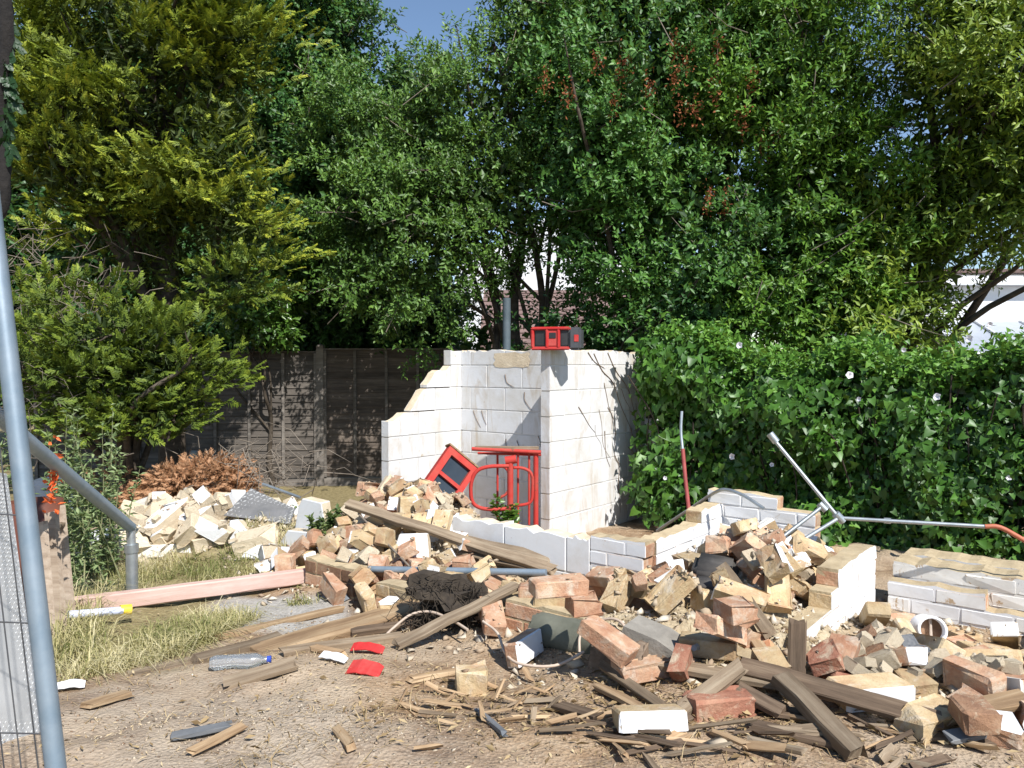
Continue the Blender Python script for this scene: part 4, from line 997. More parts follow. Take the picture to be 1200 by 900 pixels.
ctube('collar', [cp(592, 540, 6.42), cp(605, 538, 6.42)], 0.036, 10)
ctube('collar', [cp(596, 595, 6.41), cp(600, 596, 6.41)], 0.034, 10)
mb = MB(); mb.obox(Matrix.Translation(cp(594, 524.5, 6.62)) @ Matrix.Rotation(-0.1, 4, 'Z'), .55, .07, .02); mb.build('top_strip', M['wood_grey'], cg)

rf = thing('window_frame', 'red wooden window frame tipped on its corner in the bricks', 'window frame', px(522, 566, 6.30))
Wm = Matrix.Rotation(0.5, 4, 'Z') @ Euler((-0.25, 0, 0)).to_matrix().to_4x4() @ Matrix.Rotation(math.radians(-48), 4, 'Y') @ Matrix.Scale(.78, 4)
def fbar(name, x0, x1, z0, z1, y0, y1, mat):
    mb = MB(); mb.box(x0, x1, y0, y1, z0, z1); return mb.build(name, M[mat], rf, Wm)
fbar('stile', -.34, .34, .13, .20, -.05, .05, 'red_steel'); fbar('stile', -.34, .34, -.20, -.14, -.05, .05, 'red_steel')
fbar('rail', .27, .34, -.14, .13, -.049, .049, 'red_steel'); fbar('rail', -.34, -.27, -.14, .13, -.049, .049, 'red_steel')
fbar('rail', .02, .06, -.14, .13, -.045, .045, 'red_steel')
fbar('pane', .06, .27, -.14, .13, -.006, .006, 'glass'); fbar('pane', -.27, .02, -.14, .13, -.006, .006, 'glass')
fbar('backing_board', .343, .36, -.22, .22, -.06, .07, 'wood_tan')

rd = thing('radio', 'red and black site radio standing on top of the block wall', 'radio', px(650, 411, 6.72))
rd.matrix_basis = Matrix.Translation(px(651, 410.5, 6.66)) @ Matrix.Rotation(math.radians(-14), 4, 'Z')
def rbox(name, x0, x1, y0, y1, z0, z1, mat, bev=0.012, parent=rd):
    bm = bmesh.new(); bmesh.ops.create_cube(bm, size=1)
    for q in bm.verts: q.co = Vector(((x0 + x1) / 2 + q.co.x * (x1 - x0), (y0 + y1) / 2 + q.co.y * (y1 - y0), (z0 + z1) / 2 + q.co.z * (z1 - z0)))
    bmesh.ops.bevel(bm, geom=bm.edges[:], offset=bev, segments=2, affect='EDGES')
    m = bpy.data.meshes.new(name); bm.to_mesh(m); bm.free(); m.materials.append(M[mat]); return link(name, m, parent)
rbox('case', -.185, .135, -.07, .07, .012, .185, 'black_plastic', .02)
rbox('end_housing', .125, .235, -.085, .085, .0, .195, 'grey_plastic', .02)
rbox('front_panel', -.06, .04, -.088, -.06, .03, .175, 'red_plastic', .008)
rbox('display', -.04, .02, -.093, -.085, .10, .15, 'black_plastic', .003)
rbox('bar', -.20, .14, -.10, -.062, .172, .200, 'red_plastic', .010); rbox('bar', -.20, .14, -.10, -.062, .0, .030, 'red_plastic', .010)
rbox('bar', -.20, -.172, -.10, -.04, .02, .185, 'red_plastic', .010); rbox('bar', -.07, -.045, -.102, -.06, .02, .185, 'red_plastic', .008)
rbox('bar', .03, .055, -.102, -.06, .02, .185, 'red_plastic', .008); rbox('badge', .175, .215, -.09, -.083, .07, .13, 'red_plastic', .003)
rbox('speaker_grille', -.165, -.075, -.074, -.066, .04, .16, 'black_plastic', .003); rbox('speaker_grille', .06, .12, -.074, -.066, .04, .16, 'black_plastic', .003)
rbox('bar', -.20, .14, .04, .075, .172, .198, 'red_plastic', .010)

# ------------------------------------------------------------------ conduit tubes and cables
sc_ = thing('conduit_tree', 'grey steel conduit with four arms leaning over the stub wall', 'conduit', px(983, 607, 4.0))
bs = sc_.location.copy()
def arm(name, pts, r, mat='galv', n=8, sm=0):
    mb = MB(); mb.tube([Vector(p) - bs for p in (smooth_path(pts, sm) if sm else pts)], r, n); return mb.build(name, M[mat], sc_)
J0 = px(983, 607, 4.0)
arm('tube', [px(906, 514, 4.15), J0], 0.010); arm('tube', [J0, px(1156, 617, 3.75)], 0.010)
arm('tube', [px(963, 594, 4.03), px(872, 664, 3.75)], 0.010); arm('tube', [J0, px(880, 670, 3.70)], 0.010)
arm('end_sleeve', [px(1154, 617, 3.75), px(1172, 618, 3.73), px(1200, 633, 3.70), px(1230, 650, 3.68)], 0.0115, 'copper', 8, 4)
arm('coupling', [px(902, 508, 4.16), px(910, 518, 4.15)], 0.020); arm('coupling', [px(979, 602, 4.0), px(988, 611, 4.0)], 0.022, 'galv', 8)
arm('coupling', [px(1036, 610, 3.93), px(1044, 610.5, 3.92)], 0.015); arm('coupling', [px(960, 590, 4.03), px(968, 598, 4.02)], 0.018)
cd = thing('conduit', 'upright conduit, grey above and dull red below, before the hedge', 'conduit', px(808, 605, 4.6))
mb = MB(); mb.tube([q - px(808, 605, 4.6) for q in smooth_path([px(799, 482, 4.75), px(798, 505, 4.73), px(800, 527, 4.70)], 4)], .009, 8); mb.build('tube', M['galv'], cd)
mb = MB(); mb.tube([px(800, 526, 4.70) - px(808, 605, 4.6), px(803, 560, 4.66) - px(808, 605, 4.6), Vector((0, 0, 0))], .0125, 8); mb.build('sleeve', M['dull_red'], cd)
tube_thing('conduit', 'bent dark steel conduit arched over the stub wall corner', 'conduit', [px(770, 622, 5.4), px(812, 594, 5.0), px(838, 577, 4.75), px(852, 574, 4.68), px(872, 581, 4.60), px(895, 596, 4.5)], .011, 'galv', 8, 5)
tube_thing('cable', 'grey hooped cable standing before the white pier', 'cable', [px(742, 716, 3.85), px(739, 698, 3.85), px(744, 684, 3.83), px(756, 681, 3.8), px(775, 692, 3.7), px(800, 716, 3.55), px(812, 734, 3.45)], .008, 'cable_grey', 8, 6)
tube_thing('cable', 'dusty looped cable arching over the split brick and log', 'cable', [px(566, 728, 3.4), px(583, 742, 3.3), px(592, 765, 3.15), px(610, 778, 3.05), px(650, 780, 3.0), px(684, 764, 3.05)], .006, 'cable_white', 6, 6)
tube_thing('cable', 'dusty cable hoop standing over the concrete pipe', 'cable', [px(679, 764, 3.12), px(680, 745, 3.15), px(692, 732, 3.15), px(716, 725, 3.1), px(731, 733, 3.05), px(733, 755, 3.0), px(726, 780, 2.95), px(730, 797, 2.92)], .006, 'cable_white', 6, 6)
tube_thing('cable', 'pale cable arching over the brown timber towards the stake', 'cable', [gp(452, 750, .02), px(462, 735, 3.55), px(482, 720, 3.6), px(505, 717, 3.6), px(530, 727, 3.5), px(548, 738, 3.4)], .0065, 'cable_white', 6, 6)
tube_thing('cable', 'short dark wire hanging down the bright white side wall', 'cable', [px(824, 632, 4.42), px(820, 645, 4.36), px(817, 660, 4.32)], .004, 'cable_grey', 6, 4)

# ------------------------------------------------------------------ red scraps, bottle, tube with yellow cap, tread plates
def scrap(name, label, cat, u, v, sx, sy, yaw, mat, bend=0.02, tilt=0.1):
    n = 6; mb = MB(); vv = []; ff = []
    for i in range(n + 1):
        t = i / n - .5
        for s in (-1, 1): vv.append((t * sx, s * sy / 2 * (1 - .25 * (i == n)), bend * (1 - (2 * t) ** 2) + random.uniform(-.003, .003)))
    k = len(vv); vv += [(x, y, z - .004) for x, y, z in vv]
    for i in range(n):
        q = i * 2; ff += [(q, q + 2, q + 3, q + 1), (k + q + 1, k + q + 3, k + q + 2, k + q), (q, k + q, k + q + 2, q + 2), (q + 3, k + q + 3, k + q + 1, q + 1)]
    ff += [(1, k + 1, k, 0), (2 * n, k + 2 * n, k + 2 * n + 1, 2 * n + 1)]
    mb.add(vv, ff); p = gp(u, v, .02)
    o = mb.build(name, M[mat], None, Matrix.Translation(p) @ Euler((tilt, .05, math.radians(yaw))).to_matrix().to_4x4()); return tag(o, label, cat)
scrap('plastic_scrap', 'bright red plastic scrap touching the white strip', 'scrap', 428, 794, .135, .075, -14, 'red_plastic', .012, .35)
scrap('plastic_scrap', 'bright red plastic scrap lying on the split board end', 'scrap', 431, 771, .14, .05, -8, 'red_plastic', .012, .3)
scrap('plastic_scrap', 'white strip lying between the red scrap and the dark wood end', 'scrap', 391, 783, .12, .04, -22, 'trim_white', .008, .3)
plank('board', 'dark ended wood piece lying above the white strip', 'board', gp(368, 768, .02), gp(402, 777, .015), .04, .02, 'wood_tan')
scrap('plastic_scrap', 'crumpled pale plastic sheet by the fence tube', 'scrap', 82, 806, .10, .05, 25, 'trim_white', .008, .2)
bt = thing('plastic_bottle', 'crushed clear plastic bottle with a blue cap', 'bottle', gp(283, 783, .03), 0.18)
tg = NT('clear_plastic'); tg.b.inputs['Transmission Weight'].default_value = 0.85; M['clear'] = tg.done((0.75, 0.80, 0.85), 0.18)
mb = MB(); mb.tube([(-.12, 0, 0), (-.10, 0, 0), (-.03, 0, .002), (.03, 0, -.003), (.06, 0, 0), (.085, 0, 0), (.10, 0, 0)], [.022, .03, .027, .031, .028, .014, .012], 12); mb.build('bottle', M['clear'], bt)
mb = MB(); mb.tube([(.10, 0, 0), (.116, 0, 0)], .0145, 10); M['blue'] = mat_plain('blue_cap', (.02, .05, .35), (.03, .08, .45)); mb.build('cap', M['blue'], bt)
tt = thing('mastic_tube', 'pale blue tube with yellow cap lying against the pink timber', 'tube', gp(112, 736, .07))
d_ = (gp(152, 729, .025) - gp(78, 740, .025)); b0 = gp(112, 736, .07)
mb = MB(); mb.tube([gp(80, 740, .075) - b0, gp(144, 731, .075) - b0], .020, 12); mb.build('tube', M['tube_lilac'], tt)
mb = MB(); mb.tube([gp(141, 731, .075) - b0, gp(154, 729, .075) - b0], .026, 12); mb.build('cap', M['yellow'], tt)
scrap('metal_scrap', 'small dark metal scrap standing by the brick corner', 'scrap', 404, 706, .09, .05, 70, 'cable_grey', .01, .8)

def tread_plate(label, corners, nu, nv, mat, lug=.0022):
    """a sheet with rows of raised diamond lugs"""
    a, b, c, d = [Vector(q) for q in corners]; nrm = (b - a).cross(d - a).normalized()
    if nrm.y > 0: nrm = -nrm
    t = thing('tread_plate', label, 'metal plate', a)
    mb = MB(); th = nrm * -0.004
    mb.add([q - a for q in (a, b, c, d)] + [q - a + th for q in (a, b, c, d)], [(0, 1, 2, 3), (7, 6, 5, 4), (0, 4, 5, 1), (1, 5, 6, 2), (2, 6, 7, 3), (3, 7, 4, 0)]); mb.build('sheet', M[mat], t)
    mb = MB()
    for i in range(nu):
        for j in range(nv):
            s, r = (i + .5) / nu, (j + .5) / nv
            p = (a * (1 - s) + b * s) * (1 - r) + (d * (1 - s) + c * s) * r - a
            ux = ((b - a) / nu) * .38; uy = ((d - a) / nv) * .38
            if (i + j) % 2: ux, uy = (ux + uy), (uy - ux) * .3
            else: ux, uy = (ux - uy), (uy + ux) * .3
            mb.add([p - ux + nrm * .0004, p - uy + nrm * .0004, p + ux + nrm * .0004, p + uy + nrm * .0004, p + nrm * lug], [(0, 1, 4), (1, 2, 4), (2, 3, 4), (3, 0, 4)])
    l = mb.build('lug', M['tread'], t); l['kind'] = 'stuff'; return t
M['tread'] = mat_plain('tread_plate', (0.42, 0.42, 0.41), (0.55, 0.55, 0.54), 8, 0.5, 0.1, 50, 0.3, .002)
M['tread_dark'] = mat_plain('dark_tread', (.16, .16, .16), (.26, .25, .24), 8, .5, .1, 50, .3, .002)
tread_plate('dark tread plate piece propped in the rubble by the wooden fence', [px(262, 604, 5.72), px(340, 614, 5.55), px(346, 596, 5.62), px(294, 572, 5.95)], 14, 8, 'tread_dark', .009)
tube_thing('metal_edging', 'white edging strip lying above the tread plate piece', 'strip', [px(308, 567, 6.0), px(352, 583, 5.8)], .012, 'galv', 5)

# ------------------------------------------------------------------ temporary fence panel, brace and things on the left
P0, P1 = px(66, 905, 1.62), px(-6, 280, 1.75)
dirp = (P1 - P0).normalized()
foot = P0 - dirp * ((P0.z - 0.47) / dirp.z); head = P0 + dirp * 1.75
fp = thing('mesh_fence', 'leaning galvanised mesh fence panel with thin dark wires', 'fence panel', foot)
side = Vector((-1.0, -0.12, 0.05)).normalized(); fwd = side.cross(dirp).normalized()
W_, H_ = 1.15, (head - foot).length
mb = MB(); mb.tube([Vector((0, 0, 0)), dirp * H_], .0205, 16); mb.build('upright', M['galv_blue'], fp)
mb = MB(); mb.tube([side * W_, side * W_ + dirp * H_], .0205, 12); mb.build('upright', M['galv_blue'], fp)
mb = MB(); mb.tube([dirp * (H_ - .02), dirp * (H_ - .02) + side * W_], .019, 12); mb.build('top_rail', M['galv_blue'], fp)
mb = MB(); mb.tube([dirp * .06, dirp * .06 + side * W_], .019, 12); mb.build('bottom_rail', M['galv_blue'], fp)
sag = lambda t: fwd * 0.0
wm = None
for k in range(1, 33):
    x = k * .034
    mb = MB(); mb.tube([side * x + dirp * .06, side * (x + .006) + dirp * H_ * .5, side * x + dirp * (H_ - .02)], .0016, 5, cap=False); mb.build('wire', M['wire'], fp)
for k in range(1, 8):
    z = .06 + k * .235
    mb = MB(); mb.tube([dirp * z, side * W_ + dirp * (z + .04)], .0018, 5, cap=False); mb.build('wire', M['wire'], fp)
mb = MB()
bm = bmesh.new(); bmesh.ops.create_cube(bm, size=1)
for q in bm.verts: q.co = Vector((q.co.x * .30, q.co.y * .62, q.co.z * .13))
bmesh.ops.bevel(bm, geom=bm.edges[:], offset=.03, segments=2, affect='EDGES'); m = bpy.data.meshes.new('fence_foot'); bm.to_mesh(m); bm.free(); m.materials.append(M['concrete'])
o = link('ballast_block', m, None, Matrix.Translation((foot.x, foot.y, float(ground_z(foot.x, foot.y)) + .065))); tag(o, 'concrete block foot holding the mesh fence panel', 'fence foot')
# tread sheet behind the wires
tread_plate('tall pale tread plate sheet standing behind the mesh fence wires', [px(-150, 902, 2.05), px(52, 868, 2.45), px(8, 555, 2.55), px(-160, 530, 2.15)], 56, 64, 'tread')
br = thing('brace_tube', 'galvanised brace tube with hinged foot beside the green weed', 'brace', G(155, 672))
b0 = br.location.copy()
K = px(153, 618, 4.3); T0 = px(-30, 464, 2.8)
Kf = px(155, 668, 4.35)
mb = MB(); mb.tube([T0 - b0, K - b0], .030, 12); mb.build('stay', M['galv_blue'], br)
mb = MB(); mb.tube([K - b0 + Vector((0, .0, .02)), K - b0 + Vector((.004, 0, -.11))], .024, 12); mb.build('hinge', M['galv'], br)
mb = MB(); mb.tube([K - b0 + Vector((.004, 0, -.10)), K - b0 + Vector((.006, 0, -.45))], .032, 12); mb.build('socket', M['galv'], br)
mb = MB(); mb.tube([K - b0 + Vector((.004, 0, -.095)), K - b0 + Vector((.004, 0, -.14))], .038, 12); mb.build('collar', M['galv'], br)
mb = MB(); mb.tube([K - b0 + Vector((0, -.04, 0.0)), K - b0 + Vector((0, .04, 0.0))], .014, 8); mb.build('bolt', M['galv'], br)
# slatted screen with barrel
sp = thing('slat_screen', 'weathered board screen standing beside the rust brown barrel', 'screen', G(62, 742))
for (u0, u1, u2, u3, t, b, dd) in ((38, 50, 46, 60, 614, 748, 3.45), (52, 63, 60, 73, 602, 742, 3.55), (64, 71, 75, 84, 595, 728, 3.75)):
    a0, a1, a2, a3 = px(u0, t, dd + .1), px(u1, t - 3, dd + .1), px(u3, b, dd), px(u2, b, dd)
    mb = MB(); th = Vector((.012, .02, 0)); q = [x - sp.location for x in (a0, a1, a2, a3)]
    mb.add(q + [x + th for x in q], [(3, 2, 1, 0), (4, 5, 6, 7), (0, 1, 5, 4), (1, 2, 6, 5), (2, 3, 7, 6), (3, 0, 4, 7)]); mb.build('board', M['wood_screen'], sp)
mb = MB(); q0 = px(40, 632, 3.56) - sp.location; q1 = px(74, 614, 3.85) - sp.location; mb.tube([q0, q1], .016, 6); mb.build('rail', M['wood_grey'], sp)
bb = Vector((px(44, 700, 3.85).x, 3.85, 0))
mb = MB(); ring = [(math.cos(2 * math.pi * k / 24), math.sin(2 * math.pi * k / 24)) for k in range(24)]
v_ = [(x * r, y * r, z) for r, z in ((.115, 0), (.125, .25), (.12, .62), (.112, .62), (.112, .35)) for x, y in ring]; f_ = []
for q in range(4):
    for k in range(24): f_.append((q * 24 + k, q * 24 + (k + 1) % 24, (q + 1) * 24 + (k + 1) % 24, (q + 1) * 24 + k))
mb.add(v_, f_, 0, True); mb.add(v_[96:], [tuple(range(24))])
o = mb.build('barrel', M['barrel'], None, Matrix.Translation((bb.x, bb.y, 0.25))); tag(o, 'rust brown open barrel behind the board screen', 'barrel')
# orange netting scrap hung on the brace
o = rbox('bin', -.16, .16, -.14, .14, 0, .62, 'bin', .03, None); o.matrix_basis = Matrix.Translation((-3.55, 5.95, 0.05)) @ Matrix.Rotation(.2, 4, 'Z'); o.name = 'bin'
tag(o, 'slate blue plastic bin half hidden behind the green weed', 'bin')

# ------------------------------------------------------------------ wooden fence
def fence_panel(p0, p1, z0, z1, label, mat, nb=18, edge=True):
    d = (p1 - p0); L = d.length; Mx = frame(p0, d); t = thing('lap_fence', label, 'fence', mat=Mx)
    h = (z1 - z0) / nb; key = ('fb', round(L, 2), mat)
    for k in range(nb):
        mb = MB(); n = 8; vv = []; ff = []
        for i in range(n + 1):
            x = i / n * L; wv = random.uniform(-.006, .006)
            vv += [(x, -.012 - random.uniform(0, .003), -.004 + wv), (x, .004, h + .012), (x, .012, h + .012), (x, -.002, -.004 + wv)]
        for i in range(n):
            q = i * 4; ff += [(q + a, q + 4 + a, q + 4 + (a + 1) % 4, q + (a + 1) % 4) for a in range(4)]
        mb.add(vv, ff); mb.build('board', M[mat], t, Matrix.Translation((0, 0, z0 + k * h)))
    for k in range(5):
        x = L * k / 4; x = min(max(x, .02), L - .02)
        mb = MB(); mb.box(-.02, .02, -.038, -.0155, z0 - .01, z1 + .0); mb.build('batten', M['wood_fence_trim'], t, Matrix.Translation((x, 0, 0)))
    mb = MB(); mb.box(-.01, L + .01, -.04, .03, z1 + .013, z1 + .03); mb.build('capping', M['wood_fence_trim'], t)
    mb = MB(); mb.box(0, L, -.02, .02, z0 - .16, z0 - .02); mb.build('gravel_board', M['wood_fence_trim'], t)
    return t
FD = Vector((0.985, -0.02, 0)).normalized()
post0 = px(376, 500, 11.0); post0.z = 0
fence_panel(post0 + FD * .05, post0 + FD * 1.85, -.04, 1.76, 'brown lap fence panel right of the tall post, behind broken block wall', 'wood_fence_warm')
fence_panel(post0 + FD * 1.97, post0 + FD * 3.8, -.04, 1.74, 'brown lap fence panel mostly hidden behind the block walls', 'wood_fence_warm')
FD2 = Vector((-.97, -.10, 0)).normalized()
fence_panel(post0 + FD2 * 1.93, post0 + FD2 * .051, -.06, 1.72, 'grey lap fence panel left of the tall post, dappled with sun', 'wood_fence')
fence_panel(post0 + FD2 * 3.87, post0 + FD2 * 2.03, -.08, 1.68, 'grey lap fence panel half hidden behind the low conifer', 'wood_fence')
def fence_post(p, h, label):
    mb = MB(); mb.box(-.05, .05, -.05, .05, -.45, h); mb.add([(-.05, -.05, h), (.05, -.05, h), (.05, .05, h), (-.05, .05, h), (0, 0, h + .03)], [(0, 1, 4), (1, 2, 4), (2, 3, 4), (3, 0, 4)])
    o = mb.build('fence_post', M['wood_fence_trim'], None, Matrix.Translation((p.x, p.y, 0))); tag(o, label, 'fence post')
fence_post(post0, 1.83, 'tall square fence post between the grey and brown panels')
fence_post(post0 + FD2 * 1.98 + Vector((0, -.02, 0)), 1.74, 'square fence post behind the dead branch heap')
fence_post(post0 + FD * 1.91 + Vector((0, 0, 0)), 1.78, 'square fence post behind the white block back wall')
for k, lb in ((0, 'short concrete spur post behind the dead branch heap'),):
    plank('spur_post', lb, 'post', Vector((-4.15, 10.0, -.4)), Vector((-4.15, 10.0, .42)), .09, .09, 'concrete')

# ------------------------------------------------------------------ foliage
def unit(a): return a / np.maximum(np.linalg.norm(a, axis=-1, keepdims=True), 1e-9)
def leaves(P, D, Nn, L, Wd, fold=0.18, droop=0.12):
    """folded diamond leaves: base P, direction D, up normal Nn"""
    S = unit(np.cross(D, Nn)); N2 = np.cross(S, D); L = L[:, None]; Wd = Wd[:, None]
    mid = P + D * L * 0.45
    v = np.stack([P, mid + S * Wd / 2 + N2 * Wd * fold, P + D * L - N2 * L * droop, mid - S * Wd / 2 + N2 * Wd * fold], 1)
    n = len(P); b = np.arange(n)[:, None] * 4
    t = np.concatenate([b + np.array([0, 1, 2]), b + np.array([0, 2, 3])], 1).reshape(-1, 3)
    return v.reshape(-1, 3), t
def heart_leaves(P, D, Nn, L, Wd):
    S = unit(np.cross(D, Nn)); N2 = np.cross(S, D); L = L[:, None]; Wd = Wd[:, None]
    a = P + D * L * .15
    v = np.stack([a, P + S * Wd * .48 - N2 * Wd * .0, P + D * L * .45 + S * Wd * .36 + N2 * Wd * .10, P + D * L - N2 * L * .12,
                  P + D * L * .45 - S * Wd * .36 + N2 * Wd * .10, P - S * Wd * .48], 1)
    n = len(P); b = np.arange(n)[:, None] * 6
    t = np.concatenate([b + np.array(q) for q in ((0, 1, 2), (0, 2, 3), (0, 3, 4), (0, 4, 5))], 1).reshape(-1, 3)
    return v.reshape(-1, 3), t
def join(parts):
    V, T, C = [], [], []; b = 0
    for v, t, c in parts:
        V.append(v); T.append(t + b); C.append(c); b += len(v)
    return np.concatenate(V), np.concatenate(T), np.concatenate(C)

def lobe(u, v, d, ru, rv, rd):
    """an ellipsoid of crown: centre seen at (u, v), d metres off; radii given as seen, depth in metres"""
    p = px(u, v, d); return (np.array(p), np.array([ru * d / FPX, rd, rv * d / FPX]))

def crown_twigs(lobes, dens, clump, rg, front=0.25, flat=0.9, inner=0.25, gap=0.0, seed=0):
    """twig bases and directions spread in clumps through the outer crown"""
    Ps, Ds, Is = [], [], []
    for li, (c, r) in enumerate(lobes):
        area = 4 * math.pi * ((r[0] * r[1]) ** 1.6 / 3 + (r[0] * r[2]) ** 1.6 / 3 + (r[1] * r[2]) ** 1.6 / 3) ** (1 / 1.6)
        nc = int(area / (clump * clump * 2.2)) + 4
        q = unit(rg.normal(size=(nc, 3)))
        keepm = (q[:, 1] < 0.25) | (rg.random(nc) < front); q = q[keepm]; nc = len(q)
        rr = 1 - np.abs(rg.normal(0, 0.10, nc)) + 0.08 * rg.normal(size=nc)
        ins = rg.random(nc) < inner; rr[ins] *= rg.uniform(0.35, 0.85, ins.sum())
        cc = c + q * r * rr[:, None]
        if gap > 0:
            g = vnoise(cc[:, 0] * 1.1 + 7, cc[:, 1] * 1.1, cc[:, 2] * 1.1, seed + 3); kk = g > -1 + gap; cc, q = cc[kk], q[kk]; nc = len(cc)
        g2 = vnoise(cc[:, 0] * .75 + 3, cc[:, 1] * .75, cc[:, 2] * .75, seed + 9) + .5 * vnoise(cc[:, 0] * 1.9, cc[:, 1] * 1.9, cc[:, 2] * 1.9, seed + 5)
        kk = (g2 > -.38) | (rg.random(nc) < .22); cc, q = cc[kk], q[kk]; cc = cc + q * (g2[kk] * .28)[:, None]; nc = len(cc)
        nt = max(2, int(dens * 1.25 * clump * clump * 2.2))
        P = np.repeat(cc, nt, 0); Q = np.repeat(q, nt, 0)
        P = P + rg.normal(size=P.shape) * clump * np.array([.55, .55, .42 * flat])
        D = unit(Q * 0.9 + rg.normal(size=P.shape) * 0.55 + np.array([0, 0, 0.25]))
        Ps.append(P); Ds.append(D)
    P, D = np.concatenate(Ps), np.concatenate(Ds)
    return P, D

def leafy(P, D, k, ll, lw, rg, spread=0.9, seg=0.16, upn=0.6, tint=(0.15, 0.85), tipgain=0.15):
    n = len(P); parts = []
    cl = 0.5 + 0.5 * fbm(P[:, 0] * 1.4, P[:, 1] * 1.4, P[:, 2] * 1.4, 77, 2)
    for i in range(k):
        t = (i + rg.random(n)) / k
        ang = i * 2.4 + rg.random(n) * 1.2
        a = unit(np.cross(D, np.array([0.0, 0.1, 1.0]))); b = np.cross(D, a)
        rad = a * np.cos(ang)[:, None] + b * np.sin(ang)[:, None]
        dd = unit(D * (0.35 + 0.65 * t[:, None]) + rad * spread + rg.normal(size=P.shape) * 0.15)
        nn = unit(np.array([0.22, -0.5, upn]) + D * 0.35 + rg.normal(size=P.shape) * 0.35)
        L = ll * rg.uniform(0.65, 1.2, n); Wd = lw * rg.uniform(0.75, 1.2, n)
        v, tr = leaves(P + D * (seg * t)[:, None], dd, nn, L, Wd)
        c = np.clip(tint[0] + (tint[1] - tint[0]) * (0.45 * cl + 0.55 * rg.random(n) ** 1.3) + tipgain * (t - .5), 0, 1)
        parts.append((v, tr, np.repeat(c, 2)))
    return join(parts)

def trunk_mesh(base, top, r0, limbs, rg, parent, wig=0.12):
    mb = MB(); base, top = Vector(base), Vector(top); pts = []; rs = []
    for i in range(8):
        t = i / 7; pts.append(base.lerp(top, t) + Vector((rg.normal() * wig * t, rg.normal() * wig * t, 0))); rs.append(r0 * (1 - .75 * t))
    pts = smooth_path(pts, 3); rs = list(np.interp(np.linspace(0, 1, len(pts)), np.linspace(0, 1, 8), rs)); rs[0] *= 1.25
    mb.tube(pts, rs, 9)
    for e in limbs:
        e = Vector(e); k = int(rg.integers(len(pts) // 5, len(pts) - 3)); s = pts[k]
        if e.z < s.z - 0.3: k = len(pts) // 5; s = pts[k]
        m1 = s.lerp(e, .4) + Vector((rg.normal() * .12, rg.normal() * .12, .18)); m2 = s.lerp(e, .75) + Vector((rg.normal() * .1, rg.normal() * .1, .08))
        q = smooth_path([s, m1, m2, e], 4); mb.tube(q, list(np.linspace(rs[k] * .55, .006, len(q))), 6)
    o = mb.build('trunk', M['bark'])
    return keep(o, parent)

def tree(name, label, lobes, base, trunk_top, r0, mat, dens, clump, k, ll, lw, seed, nl=14, inner=.25, gap=0.0, spread=.9, tint=(.1, .9), front=.25, trunk_bases=None, core=0.5, twigs=0, seg=.16):
    rg = np.random.default_rng(seed); t = thing(name, label, 'tree', base)
    P, D = crown_twigs(lobes, dens, clump, rg, front, inner=inner, gap=gap, seed=seed)
    parts = [leafy(P, D, k, ll, lw, rg, spread, tint=tint, seg=seg)]
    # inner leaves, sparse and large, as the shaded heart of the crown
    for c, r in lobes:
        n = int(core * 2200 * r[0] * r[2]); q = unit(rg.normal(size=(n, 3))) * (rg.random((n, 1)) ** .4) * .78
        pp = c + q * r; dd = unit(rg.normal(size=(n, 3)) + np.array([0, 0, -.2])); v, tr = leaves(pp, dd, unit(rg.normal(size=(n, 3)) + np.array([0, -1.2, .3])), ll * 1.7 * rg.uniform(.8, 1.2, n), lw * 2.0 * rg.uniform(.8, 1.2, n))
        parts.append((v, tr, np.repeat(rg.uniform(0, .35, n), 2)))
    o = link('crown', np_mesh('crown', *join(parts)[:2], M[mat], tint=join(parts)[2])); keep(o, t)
    sel = P[rg.choice(len(P), nl)]
    for j, bs_ in enumerate(trunk_bases or [base]):
        trunk_mesh(bs_, Vector(trunk_top) + Vector((Vector(bs_).x - Vector(base).x, 0, 0)) * .8, r0 * (1 if j == 0 else .7), sel[j::len(trunk_bases or [1])], rg, t)
    if twigs:
        mb = MB()
        for p, d in zip(P[rg.choice(len(P), twigs)], D[rg.choice(len(P), twigs)]):
            p = Vector(p); d = Vector(d); mb.tube([p - d * .35 + Vector((rg.normal() * .06, 0, rg.normal() * .06)), p, p + d * .25 + Vector((0, 0, .03))], [.006, .005, .002], 4, cap=False)
        o = mb.build('twig', M['twig_grey']); keep(o, t); o['kind'] = 'stuff'
    return t

tree('dark_tree', 'dark green broadleaf tree rising behind the golden conifer and grey fence', [lobe(370, 90, 12.5, 80, 150, 1.5), lobe(400, 280, 12.2, 100, 120, 1.4), lobe(330, 180, 12.6, 80, 170, 1.4), lobe(465, 180, 12.6, 60, 105, 1.1), lobe(330, 20, 12.8, 90, 110, 1.3)],
     (-2.9, 12.6, -.2), (-2.8, 12.6, 5.5), .14, 'leaf_dark', 92, .34, 7, .092, .055, 21, gap=.15, tint=(0, .8), core=.6, twigs=60)
tree('holly_tree', 'olive green small leaved tree above the white block back wall', [lobe(585, 150, 10.2, 85, 105, 1.1), lobe(500, 270, 10.0, 95, 110, 1.1), lobe(580, 230, 9.8, 85, 72, .9), lobe(645, 30, 10.3, 85, 90, 1.0), lobe(440, 200, 10.6, 65, 110, .9), lobe(500, 140, 10.8, 55, 85, .7), lobe(660, 150, 10.2, 60, 140, .9)],
     px(612, 470, 9.8), px(590, 60, 10.2), .10, 'leaf_olive', 128, .27, 8, .074, .034, 22, nl=16, gap=.2, tint=(.05, 1), core=.55, twigs=160, trunk_bases=[(-.05 + .18, 9.8, -.1), (.45, 9.9, -.1), (-.2, 10.0, -.1)])
